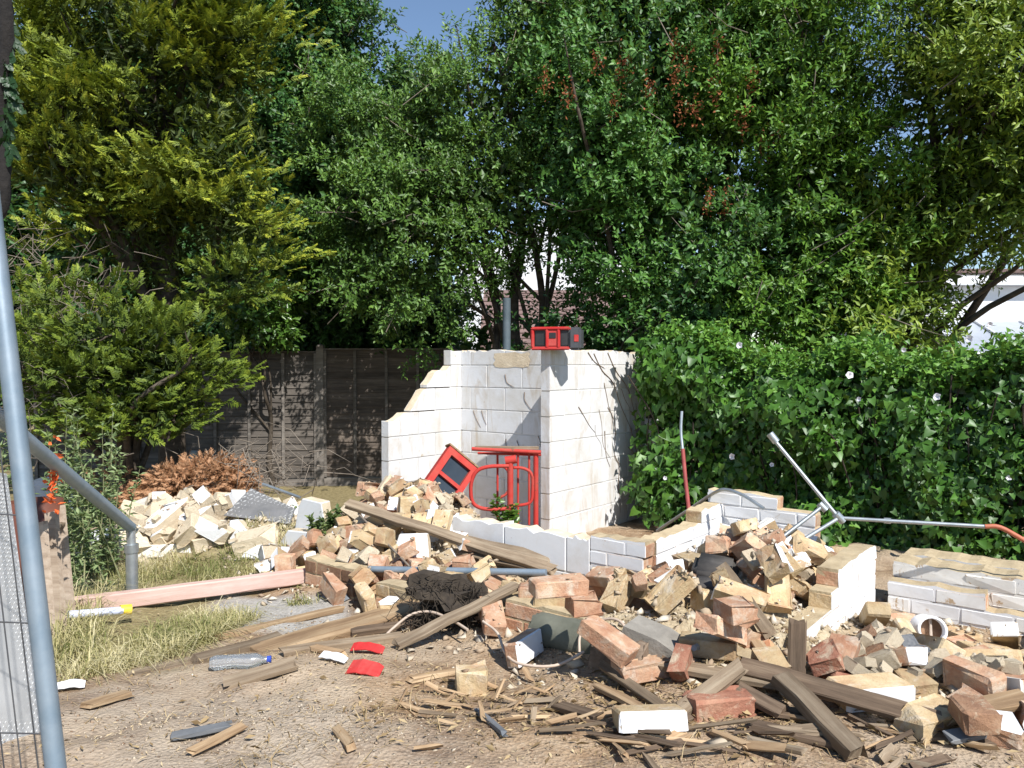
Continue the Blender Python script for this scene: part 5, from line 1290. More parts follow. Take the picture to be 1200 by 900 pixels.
tree('seeding_tree', 'dark green tree with brown seed heads behind the vine stained wall', [lobe(740, 130, 9.4, 120, 120, 1.2), lobe(800, 250, 9.0, 110, 110, 1.1), lobe(700, 215, 9.4, 75, 85, 1.0), lobe(840, 90, 9.4, 100, 120, 1.1), lobe(720, 10, 9.8, 120, 90, 1.1), lobe(880, 330, 8.7, 90, 70, .8), lobe(770, 350, 9.2, 70, 50, .7)],
     px(738, 480, 9.2), px(760, 90, 9.4), .10, 'leaf_lilac', 115, .28, 8, .080, .040, 23, nl=18, gap=.2, tint=(.05, .95), core=.55, twigs=200, trunk_bases=[(1.4, 9.2, -.1), (1.65, 9.3, -.1)])
tree('bay_tree', 'leafy bay tree rising behind the middle of the hedge', [lobe(930, 110, 8.8, 105, 130, 1.1), lobe(960, 260, 8.4, 90, 100, 1.0), lobe(900, 10, 9.0, 100, 70, 1.0), lobe(960, 200, 8.7, 58, 90, .9), lobe(930, 350, 8.2, 90, 60, .7)],
     (3.2, 8.7, -.1), px(940, 60, 8.8), .11, 'leaf_bay', 125, .26, 8, .084, .033, 24, nl=16, gap=.18, tint=(.1, 1), core=.5, twigs=110)
tree('bay_tree', 'yellow green bay tree overhanging the white house beyond the hedge', [lobe(1150, 110, 7.6, 110, 120, 1.0), lobe(1105, 225, 7.8, 62, 85, .9), lobe(1210, 200, 7.2, 90, 80, .8), lobe(1130, 20, 8.0, 72, 80, .9), lobe(1060, 310, 8.0, 60, 75, .8), lobe(1230, 40, 7.4, 100, 100, .9), lobe(1030, 390, 7.6, 50, 40, .5)],
     (4.1, 8.3, -.1), px(1110, 60, 7.9), .11, 'leaf_right', 122, .25, 8, .09, .032, 25, nl=16, gap=.25, tint=(.1, 1), core=.45, twigs=90)
tree('laurel_bush', 'bright green laurel bush above the grey fence', [lobe(300, 372, 10.6, 45, 32, .5), lobe(345, 335, 11.0, 30, 36, .4)], (-3.4, 10.9, -.15), px(300, 380, 10.7), .04, 'leaf_laurel', 110, .2, 7, .10, .045, 26, nl=5, tint=(.1, 1), core=.8)
tree('evergreen_shrub', 'dark evergreen shrubs filling the gap above the fence top', [lobe(420, 385, 12.0, 110, 60, .8), lobe(490, 385, 11.8, 65, 60, .7), lobe(340, 410, 12.2, 90, 60, .7)], (-2.4, 12.0, -.2), px(450, 380, 12.0), .05, 'leaf_dark', 70, .3, 7, .085, .045, 27, nl=8, tint=(0, .55), core=1.0)
tree('evergreen_shrub', 'shaded shrub between the vine stained wall and the trunks', [lobe(705, 405, 8.9, 45, 28, .3), lobe(655, 388, 9.5, 45, 26, .3), lobe(565, 398, 10.6, 40, 20, .3), lobe(820, 385, 8.3, 80, 45, .5)], (1.1, 8.9, -.1), px(730, 400, 8.8), .04, 'leaf_dark', 60, .26, 7, .075, .04, 28, nl=8, tint=(0, .6), core=.5)
# seed heads as parts of the seeding tree
st = bpy.data.objects['seeding_tree']; rg = np.random.default_rng(3); sp_parts = []
for (u, v) in [(640, 95), (665, 112), (728, 85), (735, 78), (838, 105), (800, 130), (815, 128), (790, 55), (805, 72), (880, 95), (912, 150), (895, 170), (720, 120), (700, 70), (760, 100), (850, 240), (830, 235), (842, 60), (870, 140), (790, 90)]:
    p = np.array(px(u, v, 8.05)); n = 60
    pp = p + rg.normal(size=(n, 3)) * np.array([.035, .035, .09]); v_, t_ = leaves(pp, unit(rg.normal(size=(n, 3))), unit(rg.normal(size=(n, 3))), rg.uniform(.025, .05, n), rg.uniform(.015, .025, n))
    o = link('seed_head', np_mesh('seed_head', v_, t_, M['seed'], tint=np.repeat(rg.random(n), 2))); keep(o, st); o['kind'] = 'stuff'

# --- conifers: fans of flat sprays along arching branches
def sprays(P, D, L, rg, mat_t=(0.1, 1.0), dark=None, sw=.014):
    """flat feathery sprays: an axis with side shoots that shorten to the tip"""
    n = len(P); nrm = unit(np.array([.15, -.75, 1.0]) + rg.normal(size=(n, 3)) * .45); S = unit(np.cross(D, nrm)); N2 = np.cross(S, D); parts = []
    ns = 7
    for i in range(ns):
        t = (i + .6) / ns
        for sg in (-1, 1):
            p = P + D * (L * t)[:, None]; dd = unit(D * .8 + S * sg * (.75 - .25 * t) + rg.normal(size=(n, 3)) * .12 - np.array([0, 0, .06]))
            l_ = L * (.50 - .34 * t) * rg.uniform(.7, 1.2, n); wd = sw + .8 * sw * rg.random(n)
            v, tr = leaves(p, dd, N2, l_, wd, .1, .12)
            c = np.clip(mat_t[0] + (mat_t[1] - mat_t[0]) * (.25 + .75 * t) * rg.uniform(.55, 1.05, n), 0, 1)
            if dark is not None: c = c * dark
            parts.append((v, tr, np.repeat(c, 2)))
    v, tr = leaves(P + D * (L * .5)[:, None], D, N2, L * .6, np.full(n, .02), .1, .1); parts.append((v, tr, np.repeat(np.clip(np.full(n, mat_t[1]) * (1 if dark is None else dark), 0, 1), 2)))
    return join(parts)
def conifer(name, label, lobes, base, top, r0, mat, seed, dens=30, clump=.34, ln=.20, gap=.3, inner=.3, core=.5, dropout=None, up=.35):
    rg = np.random.default_rng(seed); t = thing(name, label, 'tree', base)
    P, D = crown_twigs(lobes, dens, clump, rg, .2, inner=inner, gap=gap, flat=.55, seed=seed)
    if dropout is not None:
        c, r = dropout; k = (((P - c) / r) ** 2).sum(1) > 1; P, D = P[k], D[k]
    D = unit(D * np.array([1, 1, .6]) + np.array([.12, -.1, up]))
    dk = np.clip(.55 + .6 * (.5 + .5 * fbm(P[:, 0] * 1.5, P[:, 1] * 1.5, P[:, 2] * 1.5, 5, 2)), .3, 1)
    parts = [sprays(P, D, ln * rg.uniform(.7, 1.4, len(P)), rg, dark=dk)]
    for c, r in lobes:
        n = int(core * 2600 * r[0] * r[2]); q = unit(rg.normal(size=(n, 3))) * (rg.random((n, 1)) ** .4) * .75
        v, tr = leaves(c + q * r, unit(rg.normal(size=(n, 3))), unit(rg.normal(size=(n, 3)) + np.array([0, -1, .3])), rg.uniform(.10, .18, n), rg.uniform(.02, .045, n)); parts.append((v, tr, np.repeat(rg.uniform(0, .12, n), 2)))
    V, T, C = join(parts)
    keep(link('crown', np_mesh('crown', V, T, M[mat], tint=C)), t)
    trunk_mesh(base, top, r0, P[rg.choice(len(P), 22)], rg, t)
    return t
# a dense belt of evergreens that closes the view far behind the fence
for i, (u, lab) in enumerate(((-420, 'dark evergreen farthest beyond the mesh fence'), (-240, 'dark evergreen beyond the mesh fence and dead stem'), (-60, 'dark evergreen behind the tall conifer at the fence end'), (130, 'dark evergreen behind the trunk of the tall conifer'), (260, 'dark evergreen between tall conifer and the broadleaf tree'))):
    tree('evergreen_tree', lab, [lobe(u, 330, 13.5, 130, 130, 1.2), lobe(u + 20, 150, 13.8, 110, 140, 1.2), lobe(u - 30, 430, 13.2, 120, 70, 1.0)], tuple(Vector((px(u, 400, 13.6).x, 13.6, -.2))), px(u, 100, 13.8), .12, 'leaf_dark', 40, .42, 7, .15, .09, 80 + i, nl=8, tint=(0, .6), core=.9)
conifer('conifer', 'tall golden green conifer standing before the left of the fence',
        [lobe(190, 70, 8.2, 130, 110, 1.1), lobe(110, 160, 8.0, 110, 110, 1.0), lobe(260, 180, 8.0, 75, 100, .9), lobe(190, 20, 8.4, 110, 80, 1.0), lobe(60, 60, 8.3, 60, 110, .9), lobe(275, 265, 8.0, 60, 60, .7), lobe(85, 215, 7.8, 70, 50, .7), lobe(270, 60, 8.5, 60, 90, .8), lobe(180, 260, 8.4, 110, 110, .8)],
        (-3.8, 8.6, -.1), px(190, -30, 8.5), .16, 'leaf_conifer', 31, dens=120, ln=.155, gap=.18, dropout=(np.array(px(205, 305, 7.5)), np.array([1.0, .9, .55])))
conifer('conifer', 'low spreading conifer below the dark hollow of the tall one',
        [lobe(130, 400, 7.3, 100, 45, .7), lobe(90, 440, 7.2, 70, 50, .6), lobe(200, 420, 7.4, 55, 60, .6), lobe(150, 480, 7.2, 90, 45, .6), lobe(215, 470, 7.4, 35, 40, .4), lobe(285, 330, 8.0, 40, 24, .4)],
        (-3.7, 7.5, -.05), px(150, 370, 7.5), .08, 'leaf_conifer_low', 32, dens=125, clump=.26, ln=.135, gap=.15)
# dead grey twigs of the conifer on the left
def dead_twigs(label, n, cen, sig, seed, mat='twig_grey', rad=.004, Lr=(.2, .6), name='dead_branches'):
    rg = np.random.default_rng(seed); mb = MB(); c = np.array(cen)
    for k in range(n):
        p = Vector(rg.normal(size=3) * sig); L = rg.uniform(*Lr); a = rg.uniform(0, 6.28); e = rg.normal(0, .5)
        d = Vector((math.cos(a) * math.cos(e), math.sin(a) * math.cos(e) * .6, math.sin(e) - .2)); q = p + d * L
        mb.tube([p, p.lerp(q, .5) + Vector(rg.normal(size=3) * .05), q], [rad, rad * .7, rad * .25], 4, cap=False)
    o = mb.build(name, M[mat], None, Matrix.Translation(Vector(c))); tag(o, label, 'dead branches'); o['kind'] = 'stuff'; return o
dead_twigs('tangle of dead grey twigs under the tall conifer', 240, px(45, 345, 7.4), np.array([.45, .25, .35]), 8)
dead_twigs('tangle of dead grey twigs beside the dead brown branch heap', 160, px(290, 548, 7.3), np.array([.3, .2, .10]), 9, rad=.005)
dead_twigs('low bare twigs in shade beneath the low conifer', 150, px(45, 450, 6.9), np.array([.2, .2, .3]), 10)
# heap of dead brown conifer branches
rg = np.random.default_rng(14); parts = []
for (u, v, d, ru, rv, rd, n) in ((235, 578, 7.1, 62, 40, .4, 1700), (185, 588, 7.2, 42, 22, .35, 800), (262, 562, 7.4, 30, 24, .3, 500), (140, 570, 7.5, 40, 30, .4, 200)):
    c, r = lobe(u, v, d, ru, rv, rd); q = unit(rg.normal(size=(n, 3))) * (.7 + .3 * rg.random((n, 1))); P = c + q * r; D = unit(q * .7 + rg.normal(size=(n, 3)) * .5 + np.array([0, -.2, -.25])); parts.append(sprays(P, D, .11 * rg.uniform(.7, 1.3, n), rg, (.2, 1), sw=.006))
V, T, C = join(parts); c0 = px(235, 600, 7.1)
o = link('brush_heap', np_mesh('brush_heap', V - np.array(c0), T, M['leaf_dead'], tint=C), None, Matrix.Translation(c0)); tag(o, 'heap of dead russet conifer branches before the fence', 'brush heap'); o['kind'] = 'stuff'

rg = np.random.default_rng(77); b0 = px(63, 558, 3.42); n = 60; P = rg.normal(size=(n, 3)) * np.array([.014, .014, .07]); v_, t_ = leaves(P, unit(rg.normal(size=(n, 3)) + np.array([0, 0, -.6])), unit(rg.normal(size=(n, 3)) + np.array([0, -1, 0])), rg.uniform(.02, .045, n), rg.uniform(.012, .026, n))
o = link('netting_scrap', np_mesh('netting_scrap', v_, t_, M['orange']), None, Matrix.Translation(b0)); tag(o, 'crumpled orange netting hung on the brace tube', 'netting'); o['kind'] = 'stuff'
# --- hedge smothered with bindweed and ivy
def hedge():
    a, b = Vector((1.12, 7.62, 0)), Vector((4.6, 4.75, 0)); ax = (b - a); Ln = ax.length; ax.normalize(); nr = Vector((ax.y, -ax.x, 0))      # nr looks at the yard
    if nr.y > 0: nr = -nr
    t = thing('hedge', 'dense green hedge covered in bindweed behind the ruined walls', 'hedge', (a + b) / 2)
    rg = np.random.default_rng(41); parts = []
    def pt(s, h, o): return np.array(a)[None] + np.outer(s, np.array(ax)) + np.outer(o, np.array(nr)) + np.outer(h, np.array([0, 0, 1.0]))
    def top(s): return 1.60 + .24 * fbm(s * 1.5, s * 0 + 3.3, 0, 4, 3) - .05 * np.clip(s - 1, 0, 10) * .8 - .13 * np.clip(s - 2.3, 0, 2) + .14 * np.exp(-((s - .35) / .35) ** 2)
    N = 30000; s = rg.uniform(.14, Ln, N); tp = top(s); h = .1 + (tp - .1) * rg.random(N) ** .85
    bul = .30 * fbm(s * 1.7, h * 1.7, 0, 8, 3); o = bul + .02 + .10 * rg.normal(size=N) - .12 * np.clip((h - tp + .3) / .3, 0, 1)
    hide = vnoise(s * 2.6, h * 2.2, 0, 61) < -.22
    kk = ~hide | (rg.random(N) < .30); s, h, o, tp = s[kk], h[kk], o[kk], tp[kk]; N = len(s)
    P = pt(s, h, o); D = unit(np.array([0, 0, -.8]) + rg.normal(size=(N, 3)) * .55 + np.array(nr) * .25)
    Nn = unit(np.array(nr) * 1.0 + np.array([0, 0, .55]) + rg.normal(size=(N, 3)) * .5)
    sz = (.03 + .075 * rg.random(N) ** 1.4) * np.interp(s, [0, 4.5], [1.08, .66]); v, tr = heart_leaves(P, D, Nn, sz * 1.15, sz); cl = .5 + .5 * vnoise(s * 3, h * 3, 0, 13)
    parts.append((v, tr, np.repeat(np.clip(.1 + .5 * cl * rg.random(N) + .45 * rg.random(N) ** 2, 0, 1), 4)))
    N = 9000; s = rg.uniform(.3, Ln, N); tp = top(s); h = tp + rg.normal(0, .07, N); o = rg.uniform(-.9, .02, N); P = pt(s, h, o)
    D = unit(rg.normal(size=(N, 3)) + np.array(nr) * .3 + np.array([0, 0, .2])); Nn = unit(np.array([0, 0, 1.0]) + np.array(nr) * .4 + rg.normal(size=(N, 3)) * .4)
    sz = rg.uniform(.03, .065, N); v, tr = heart_leaves(P, D, Nn, sz * 1.2, sz); parts.append((v, tr, np.repeat(np.clip(.35 + .65 * rg.random(N), 0, 1), 4)))
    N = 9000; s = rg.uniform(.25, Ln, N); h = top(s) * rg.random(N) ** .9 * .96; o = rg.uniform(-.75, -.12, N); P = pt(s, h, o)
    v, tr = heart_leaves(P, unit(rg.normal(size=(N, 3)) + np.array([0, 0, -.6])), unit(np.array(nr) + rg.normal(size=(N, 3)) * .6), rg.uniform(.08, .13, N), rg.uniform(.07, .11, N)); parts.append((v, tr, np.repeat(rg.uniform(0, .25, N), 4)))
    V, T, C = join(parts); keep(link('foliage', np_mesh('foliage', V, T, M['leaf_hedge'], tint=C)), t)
    # loose shoots above the top and trailing stems down the face
    n = 170; s = rg.uniform(.2, Ln, n); o = rg.uniform(-.5, .05, n); B = pt(s, top(s) - .05, o); A = unit(np.stack([rg.normal(0, .45, n), rg.normal(-.1, .35, n), rg.uniform(.5, 1.0, n)], 1)); parts = []
    for k in range(9):
        L = rg.uniform(.12, .32, n) * (k + 1) / 9; P = B + A * L[:, None]; sz = rg.uniform(.025, .05, n)
        v, tr = heart_leaves(P, unit(rg.normal(size=(n, 3)) + np.array([0, -.3, -.2])), unit(np.array([.2, -.5, 1]) + rg.normal(size=(n, 3)) * .5), sz * 1.2, sz); parts.append((v, tr, np.repeat(np.clip(.4 + .6 * rg.random(n), 0, 1), 4)))
    V, T, C = join(parts); sh = keep(link('shoots', np_mesh('shoots', V, T, M['leaf_hedge'], tint=C)), t); sh['kind'] = 'stuff'
    mb = MB()
    for k in range(90):
        s0 = rg.uniform(.2, Ln); o0 = rg.uniform(-.3, .02); p = Vector(pt(np.array([s0]), np.array([0.0]), np.array([o0]))[0]); q = p + Vector((rg.normal() * .25, rg.normal() * .1, rg.uniform(.9, 1.5)))
        mb.tube(smooth_path([p, p.lerp(q, .35) + Vector(rg.normal(size=3) * .07), p.lerp(q, .7) + Vector(rg.normal(size=3) * .07), q], 3), .007, 4, cap=False)
    st_ = mb.build('stems', M['bark']); keep(st_, t); st_['kind'] = 'stuff'
    # white trumpet flowers
    spots = [(868, 405), (860, 535), (995, 440), (1100, 466), (1138, 398), (1060, 410), (1125, 640), (1182, 560), (905, 545), (780, 560), (1008, 468), (1160, 380)]
    fm = MB(); R0 = [(0, .0), (.008, .02), (.018, .034), (.034, .042)]
    vv = [(r * math.cos(2 * math.pi * k / 10) * (1 + .22 * (k % 2)), r * math.sin(2 * math.pi * k / 10) * (1 + .22 * (k % 2)), z - .012 * (k % 2) * (r > .03)) for r, z in R0[1:] for k in range(10)] + [(0, 0, 0)]
    ff = [(i * 10 + k, i * 10 + (k + 1) % 10, (i + 1) * 10 + (k + 1) % 10, (i + 1) * 10 + k) for i in range(2) for k in range(10)] + [(30, (k + 1) % 10, k) for k in range(10)]
    fm.add(vv, ff, 0, True); me = fm.mesh('flower', [M['flower']])
    for i, (u, v) in enumerate(spots):
        # on the leaf front: solve for the hedge plane
        r0 = px(u, v, 1.0) - Vector((0, 0, EYE)); e = Vector((0, 0, EYE)); den = r0.dot(nr); k = (a + nr * .27 - e).dot(nr) / den
        p = e + r0 * k; rot = (nr + Vector((rg.normal() * .25, rg.normal() * .25, .1 + rg.normal() * .2))).to_track_quat('Z', 'Y').to_matrix().to_4x4()
        f = link('flower', me, None, Matrix.Translation(p) @ rot @ Matrix.Scale(.75 if i < 5 else .5, 4)); keep(f, t)
    return t
hedge()

# --- weeds, ivy sprigs, grass
def sprig(name, label, base_pts, height, n, mat, ll, lw, seed, sig, cat='weed', k=16, stem='leaf_weed'):
    rg = np.random.default_rng(seed); b0 = Vector(base_pts[0]); t = thing(name, label, cat, b0); parts = []; mb = MB()
    for i in range(n):
        b = Vector(base_pts[i % len(base_pts)]) + Vector((rg.normal() * sig, rg.normal() * sig, 0)); hgt = height * rg.uniform(.45, 1.05)
        e = b + Vector((rg.normal() * .16 * hgt, rg.normal() * .14 * hgt, hgt)); path = smooth_path([b, b.lerp(e, .5) + Vector((rg.normal() * .03, rg.normal() * .03, 0)), e], 8)
        mb.tube([q - b0 for q in path], list(np.linspace(.006, .0015, len(path))), 5, cap=False)
        pa = np.array([p[:] for p in path])
        for _ in range(k):
            j = rg.integers(2, len(pa), 6); P = pa[j] + rg.normal(size=(6, 3)) * .006; D = unit(rg.normal(size=(6, 3)) * np.array([1, 1, .4]) + np.array([0, 0, .35]))
            v, tr = leaves(P, D, unit(np.array([0, -.2, 1]) + rg.normal(size=(6, 3)) * .3), ll * rg.uniform(.6, 1.3, 6), lw * rg.uniform(.7, 1.2, 6)); parts.append((v - np.array(b0), tr, np.repeat(rg.random(6), 2)))
    V, T, C = join(parts); link('leaves', np_mesh('leaves', V, T, M[mat], tint=C), t)
    s_ = mb.build('stems', M['twig_weed'], t); return t
M['twig_weed'] = mat_plain('weed_stem', (.16, .18, .08), (.26, .26, .13), 8, .8, .2, 30)
wb = [on(px(u, 690, d).x, d) for u, d in ((90, 4.7), (108, 4.8), (76, 4.6), (122, 4.9), (100, 4.55), (136, 5.0))]
sprig('tall_weed', 'tall bushy green weed growing round the brace tube', wb, 1.05, 36, 'leaf_weed', .05, .017, 51, .09)
sprig('tall_weed', 'pale green weed growing against the conifer beside the bin', [on(-3.0, 5.3), on(-2.95, 5.5)], .8, 5, 'leaf_weed', .06, .022, 52, .08)
sprig('ivy_sprig', 'trailing ivy sprig growing over the grey block ruin', [on(px(380, 650, 5.3).x, 5.3), on(px(370, 655, 5.2).x, 5.2), on(px(388, 640, 5.4).x, 5.4)], .30, 9, 'leaf_ivy', .045, .032, 53, .06, 'ivy')
sprig('ivy_sprig', 'small leafy shoot growing inside the red cage', [px(598, 618, 6.35), px(590, 620, 6.4)], .26, 6, 'leaf_laurel', .06, .04, 54, .05, 'shoot', 8)
sprig('ivy_sprig', 'small weed growing beside the tread plate piece', [on(px(335, 625, 6.1).x, 6.1)], .22, 5, 'leaf_ivy', .05, .03, 55, .06, 'weed', 8)

def blades(pts, h, wdt, rg, lean=.5):
    n = len(pts); a = rg.uniform(0, 2 * math.pi, n); dirx = np.stack([np.cos(a), np.sin(a), np.zeros(n)], 1); H = h[:, None]
    k = lean * rg.random((n, 1)); side_ = np.stack([-np.sin(a), np.cos(a), np.zeros(n)], 1) * wdt
    up = np.array([0, 0, 1.0]); m = pts + up * H * .55 + dirx * H * k * .4; e = pts + up * H * (1 - .45 * k) + dirx * H * k * 1.2
    v = np.stack([pts - side_, pts + side_, m + side_ * .7, m - side_ * .7, e], 1).reshape(-1, 3); b = np.arange(n)[:, None] * 5
    t = np.concatenate([b + np.array([0, 1, 2]), b + np.array([0, 2, 3]), b + np.array([3, 2, 4])], 1).reshape(-1, 3); return v, t
def grass(label, n, sampler, hr, seed, mat='grass', lean=2.2, wdt=.0022, tint=(0, 1)):
    rg = np.random.default_rng(seed); x, y = sampler(rg, n); k = fbm(x * 3.2, y * 3.2, 0, seed, 2) > -.28 + .55 * rg.random(len(x)) - .25; x, y = x[k], y[k]
    pts = np.stack([x, y, ground_z(x, y) - .005], 1); h = (hr[0] + (hr[1] - hr[0]) * rg.random(len(x)) ** 1.8) * (.35 + .75 * (.5 + .5 * fbm(x * 5, y * 5, 0, 3)))
    v, t = blades(pts, h, wdt, rg, lean); c = np.clip(.5 + .45 * vnoise(x * 2.5, y * 2.5, 0, 6) + rg.normal(0, .22, len(x)), *tint)
    o = link('grass', np_mesh('grass', v, t, M[mat], tint=np.repeat(c, 3))); o['label'] = label; o['category'] = 'grass'; o['kind'] = 'stuff'; return o
g1 = lambda a, b, c, d: (lambda rg, n: (lambda s, t: ((a[0] * (1 - s) + b[0] * s) * (1 - t) + (d[0] * (1 - s) + c[0] * s) * t, (a[1] * (1 - s) + b[1] * s) * (1 - t) + (d[1] * (1 - s) + c[1] * s) * t))(rg.random(n), rg.random(n)))
def gq(*uv): return [tuple(G(u, v)[:2]) for u, v in uv]
grass('dry grass growing between the mesh fence and the pink timber', 9000, g1(*gq((66, 800), (245, 752), (330, 712), (60, 738))), (.03, .17), 61)
grass('dry grass growing behind the pink timber', 7500, g1(*gq((80, 705), (368, 676), (345, 655), (90, 668))), (.03, .19), 62)
grass('dry grass growing at the foot of the board screen', 1500, g1(*gq((55, 790), (130, 760), (110, 700), (60, 715))), (.08, .32), 63)
grass('dry grass growing at the foot of the brown brick corner', 1200, g1(*gq((335, 712), (410, 706), (395, 690), (350, 690))), (.03, .09), 64)
grass('thin straw lying over the bare yard', 4200, lambda rg, n: (rg.uniform(-2.2, 2.4, n), rg.uniform(2.1, 4.2, n)), (.015, .07), 65, 'straw', 3.5, .0016)

# --- crumbs, chips and small stones that nobody could count
def crumbs(label, n, sampler, sr, seed, tint=(0, 1), lift=.3, top=False):
    rg = np.random.default_rng(seed); x, y = sampler(rg, n)
    i = np.clip(((x - HX0) / HC).astype(int), 0, HNX - 1); j = np.clip(((y - HY0) / HC).astype(int), 0, HNY - 1)
    z = np.maximum(ground_z(x, y), np.where(WALLM[j, i], -9, HM[j, i])) if top else ground_z(x, y); s = rg.uniform(sr[0], sr[1], n) * rg.random(n) ** .5
    o8 = np.array([(1, 0, 0), (-1, 0, 0), (0, 1, 0), (0, -1, 0), (0, 0, 1), (0, 0, -1)], float)
    a = rg.uniform(0, 6.28, n); sc = np.stack([rg.uniform(.6, 1.6, n), rg.uniform(.5, 1.0, n), rg.uniform(.3, .8, n)], 1) * s[:, None]
    v = o8[None] * sc[:, None] + rg.normal(size=(n, 6, 3)) * s[:, None, None] * .38
    c, si = np.cos(a)[:, None], np.sin(a)[:, None]
    v = np.stack([v[..., 0] * c - v[..., 1] * si, v[..., 0] * si + v[..., 1] * c, v[..., 2]], -1) + np.stack([x, y, z + s * lift], 1)[:, None]
    b = np.arange(n)[:, None] * 6
    t = np.concatenate([b + np.array(q) for q in ((0, 2, 4), (2, 1, 4), (1, 3, 4), (3, 0, 4), (2, 0, 5), (1, 2, 5), (3, 1, 5), (0, 3, 5))], 1).reshape(-1, 3)
    o = link('crumbled_rubble', np_mesh('crumbled_rubble', v.reshape(-1, 3), t, M['chips'], tint=np.repeat(np.clip(rg.uniform(*tint, n), 0, 1), 8)))
    o['label'] = label; o['category'] = 'rubble'; o['kind'] = 'stuff'
crumbs('small stones and chips strewn over the bare yard', 6500, lambda rg, n: (rg.uniform(-2.0, 2.2, n), rg.uniform(2.0, 4.0, n)), (.002, .007), 71, (0, .42))
crumbs('crumbled mortar and brick filling the heaps', 5000, lambda rg, n: (lambda k: (np.array([MOUNDS[q][0] for q in k]) + rg.normal(size=n) * .42, np.array([MOUNDS[q][1] for q in k]) + rg.normal(size=n) * .36))(rg.integers(0, 10, n)), (.008, .035), 72, (.3, 1))
crumbs('broken bits resting on top of the tumbled bricks', 4200, lambda rg, n: (lambda k: (np.array([MOUNDS[q][0] for q in k]) + rg.normal(size=n) * .36, np.array([MOUNDS[q][1] for q in k]) + rg.normal(size=n) * .32))(rg.integers(0, 10, n)), (.003, .020), 75, (.1, .8), top=True)
crumbs('crumbled yellow mortar spilling from the pit', 2600, g1(w(975, 840, 2.65), w(1200, 860, 2.55), w(1200, 760, 3.1), w(1000, 765, 3.1)), (.006, .03), 73, (.45, .9))
crumbs('white dust and grit trampled in the yard', 1500, lambda rg, n: (rg.normal(-.75, .35, n), rg.normal(2.45, .18, n)), (.002, .007), 74, (.35, .75))

def litter(label, n, sampler, lr, seed, tint=(0, 1)):
    rg = np.random.default_rng(seed); x, y = sampler(rg, n); k = vnoise(x * 2.2, y * 2.2, 0, seed) + .4 * vnoise(x * 7, y * 7, 0, seed) > -.15; x, y = x[k], y[k]; n = len(x)
    P = np.stack([x, y, ground_z(x, y) + .004 + .01 * rg.random(n)], 1); a = rg.uniform(0, 6.28, n); D = unit(np.stack([np.cos(a), np.sin(a), rg.normal(0, .25, n)], 1))
    L = lr[0] + (lr[1] - lr[0]) * rg.random(n) ** 2; v, t = leaves(P, D, unit(np.array([0, 0, 1.0]) + rg.normal(size=(n, 3)) * .5), L, L * rg.uniform(.12, .4, n), .25, 0)
    o = link('wood_litter', np_mesh('wood_litter', v, t, M['straw'], tint=np.repeat(np.clip(rg.uniform(*tint, n), 0, 1), 2))); o['label'] = label; o['category'] = 'litter'; o['kind'] = 'stuff'
litter('fine shredded wood trampled over the bare yard', 5500, lambda rg, n: (rg.uniform(-1.9, 2.2, n), rg.uniform(2.1, 4.0, n)), (.004, .03), 91)
litter('shredded wood and bark below the splintered boards', 4500, lambda rg, n: (rg.normal(.7, .7, n), rg.normal(2.65, .25, n)), (.006, .05), 92, (-.3, .7))

# ------------------------------------------------------------------ dead vine stems on the block walls
def wall_vine(Mx, pts, label, r=.005):
    q = smooth_path([Mx @ Vector((s, -.053, z)) for s, z in pts], 5); b = q[0].copy(); mb = MB(); mb.tube([p - b for p in q], list(np.linspace(r, r * .4, len(q))), 5, cap=False)
    o = mb.build('dead_vine', M['vine'], None, Matrix.Translation(b)); tag(o, label, 'vine', 'dead vine stems on the block walls')
rs = random.Random(9)
for i in range(12):
    s0 = rs.uniform(.3, 1.6); z0 = rs.uniform(.5, 1.62); pts = [(s0, z0)]
    for k in range(rs.randrange(3, 6)): pts.append((min(1.7, max(.02, pts[-1][0] + rs.uniform(-.02, .12))), max(.02, pts[-1][1] - rs.uniform(.06, .18))))
    wall_vine(Mr, pts, 'thin dead vine stem clinging to the tall wall beside the hedge', rs.uniform(.002, .005))
for pts in ([(.7, 1.66), (.85, 1.50), (1.05, 1.38), (1.2, 1.15), (1.4, .9), (1.55, .6)], [(.95, 1.67), (1.1, 1.5), (1.35, 1.3), (1.5, 1.0)], [(.6, 1.67), (.72, 1.58), (.9, 1.52)]):
    wall_vine(Mr, pts, 'long branching dead vine stain across the tall wall by the hedge', .006)
for i in range(9):
    s0 = rs.uniform(.1, 1.1); z0 = rs.uniform(.75, 1.5); wall_vine(Mb, [(s0, z0), (s0 + rs.uniform(0, .05), z0 - .08), (s0 + rs.uniform(.03, .12), z0 - rs.uniform(.12, .25))], 'short dead vine stem on the back wall over the cage', .004)
# bare render patch on the back wall
bm = bmesh.new(); ring = [bm.verts.new((.66 + .26 * max(-.86, min(.86, 1.25 * math.cos(a))) * (1 + random.uniform(-.10, .06)), -.0528, 1.60 + .098 * max(-.8, min(.8, 1.3 * math.sin(a))) * (1 + random.uniform(-.25, .05)))) for a in np.linspace(0, 2 * math.pi, 22, endpoint=False)]
cv = bm.verts.new((.66, -.0545, 1.60))
for k in range(22): bm.faces.new((ring[k], ring[(k + 1) % 22], cv))
bmesh.ops.recalc_face_normals(bm, faces=bm.faces[:]); m = bpy.data.meshes.new('bare_patch'); bm.to_mesh(m); bm.free(); m.materials.append(M['block_raw']); link('bare_patch', m, back_wall)

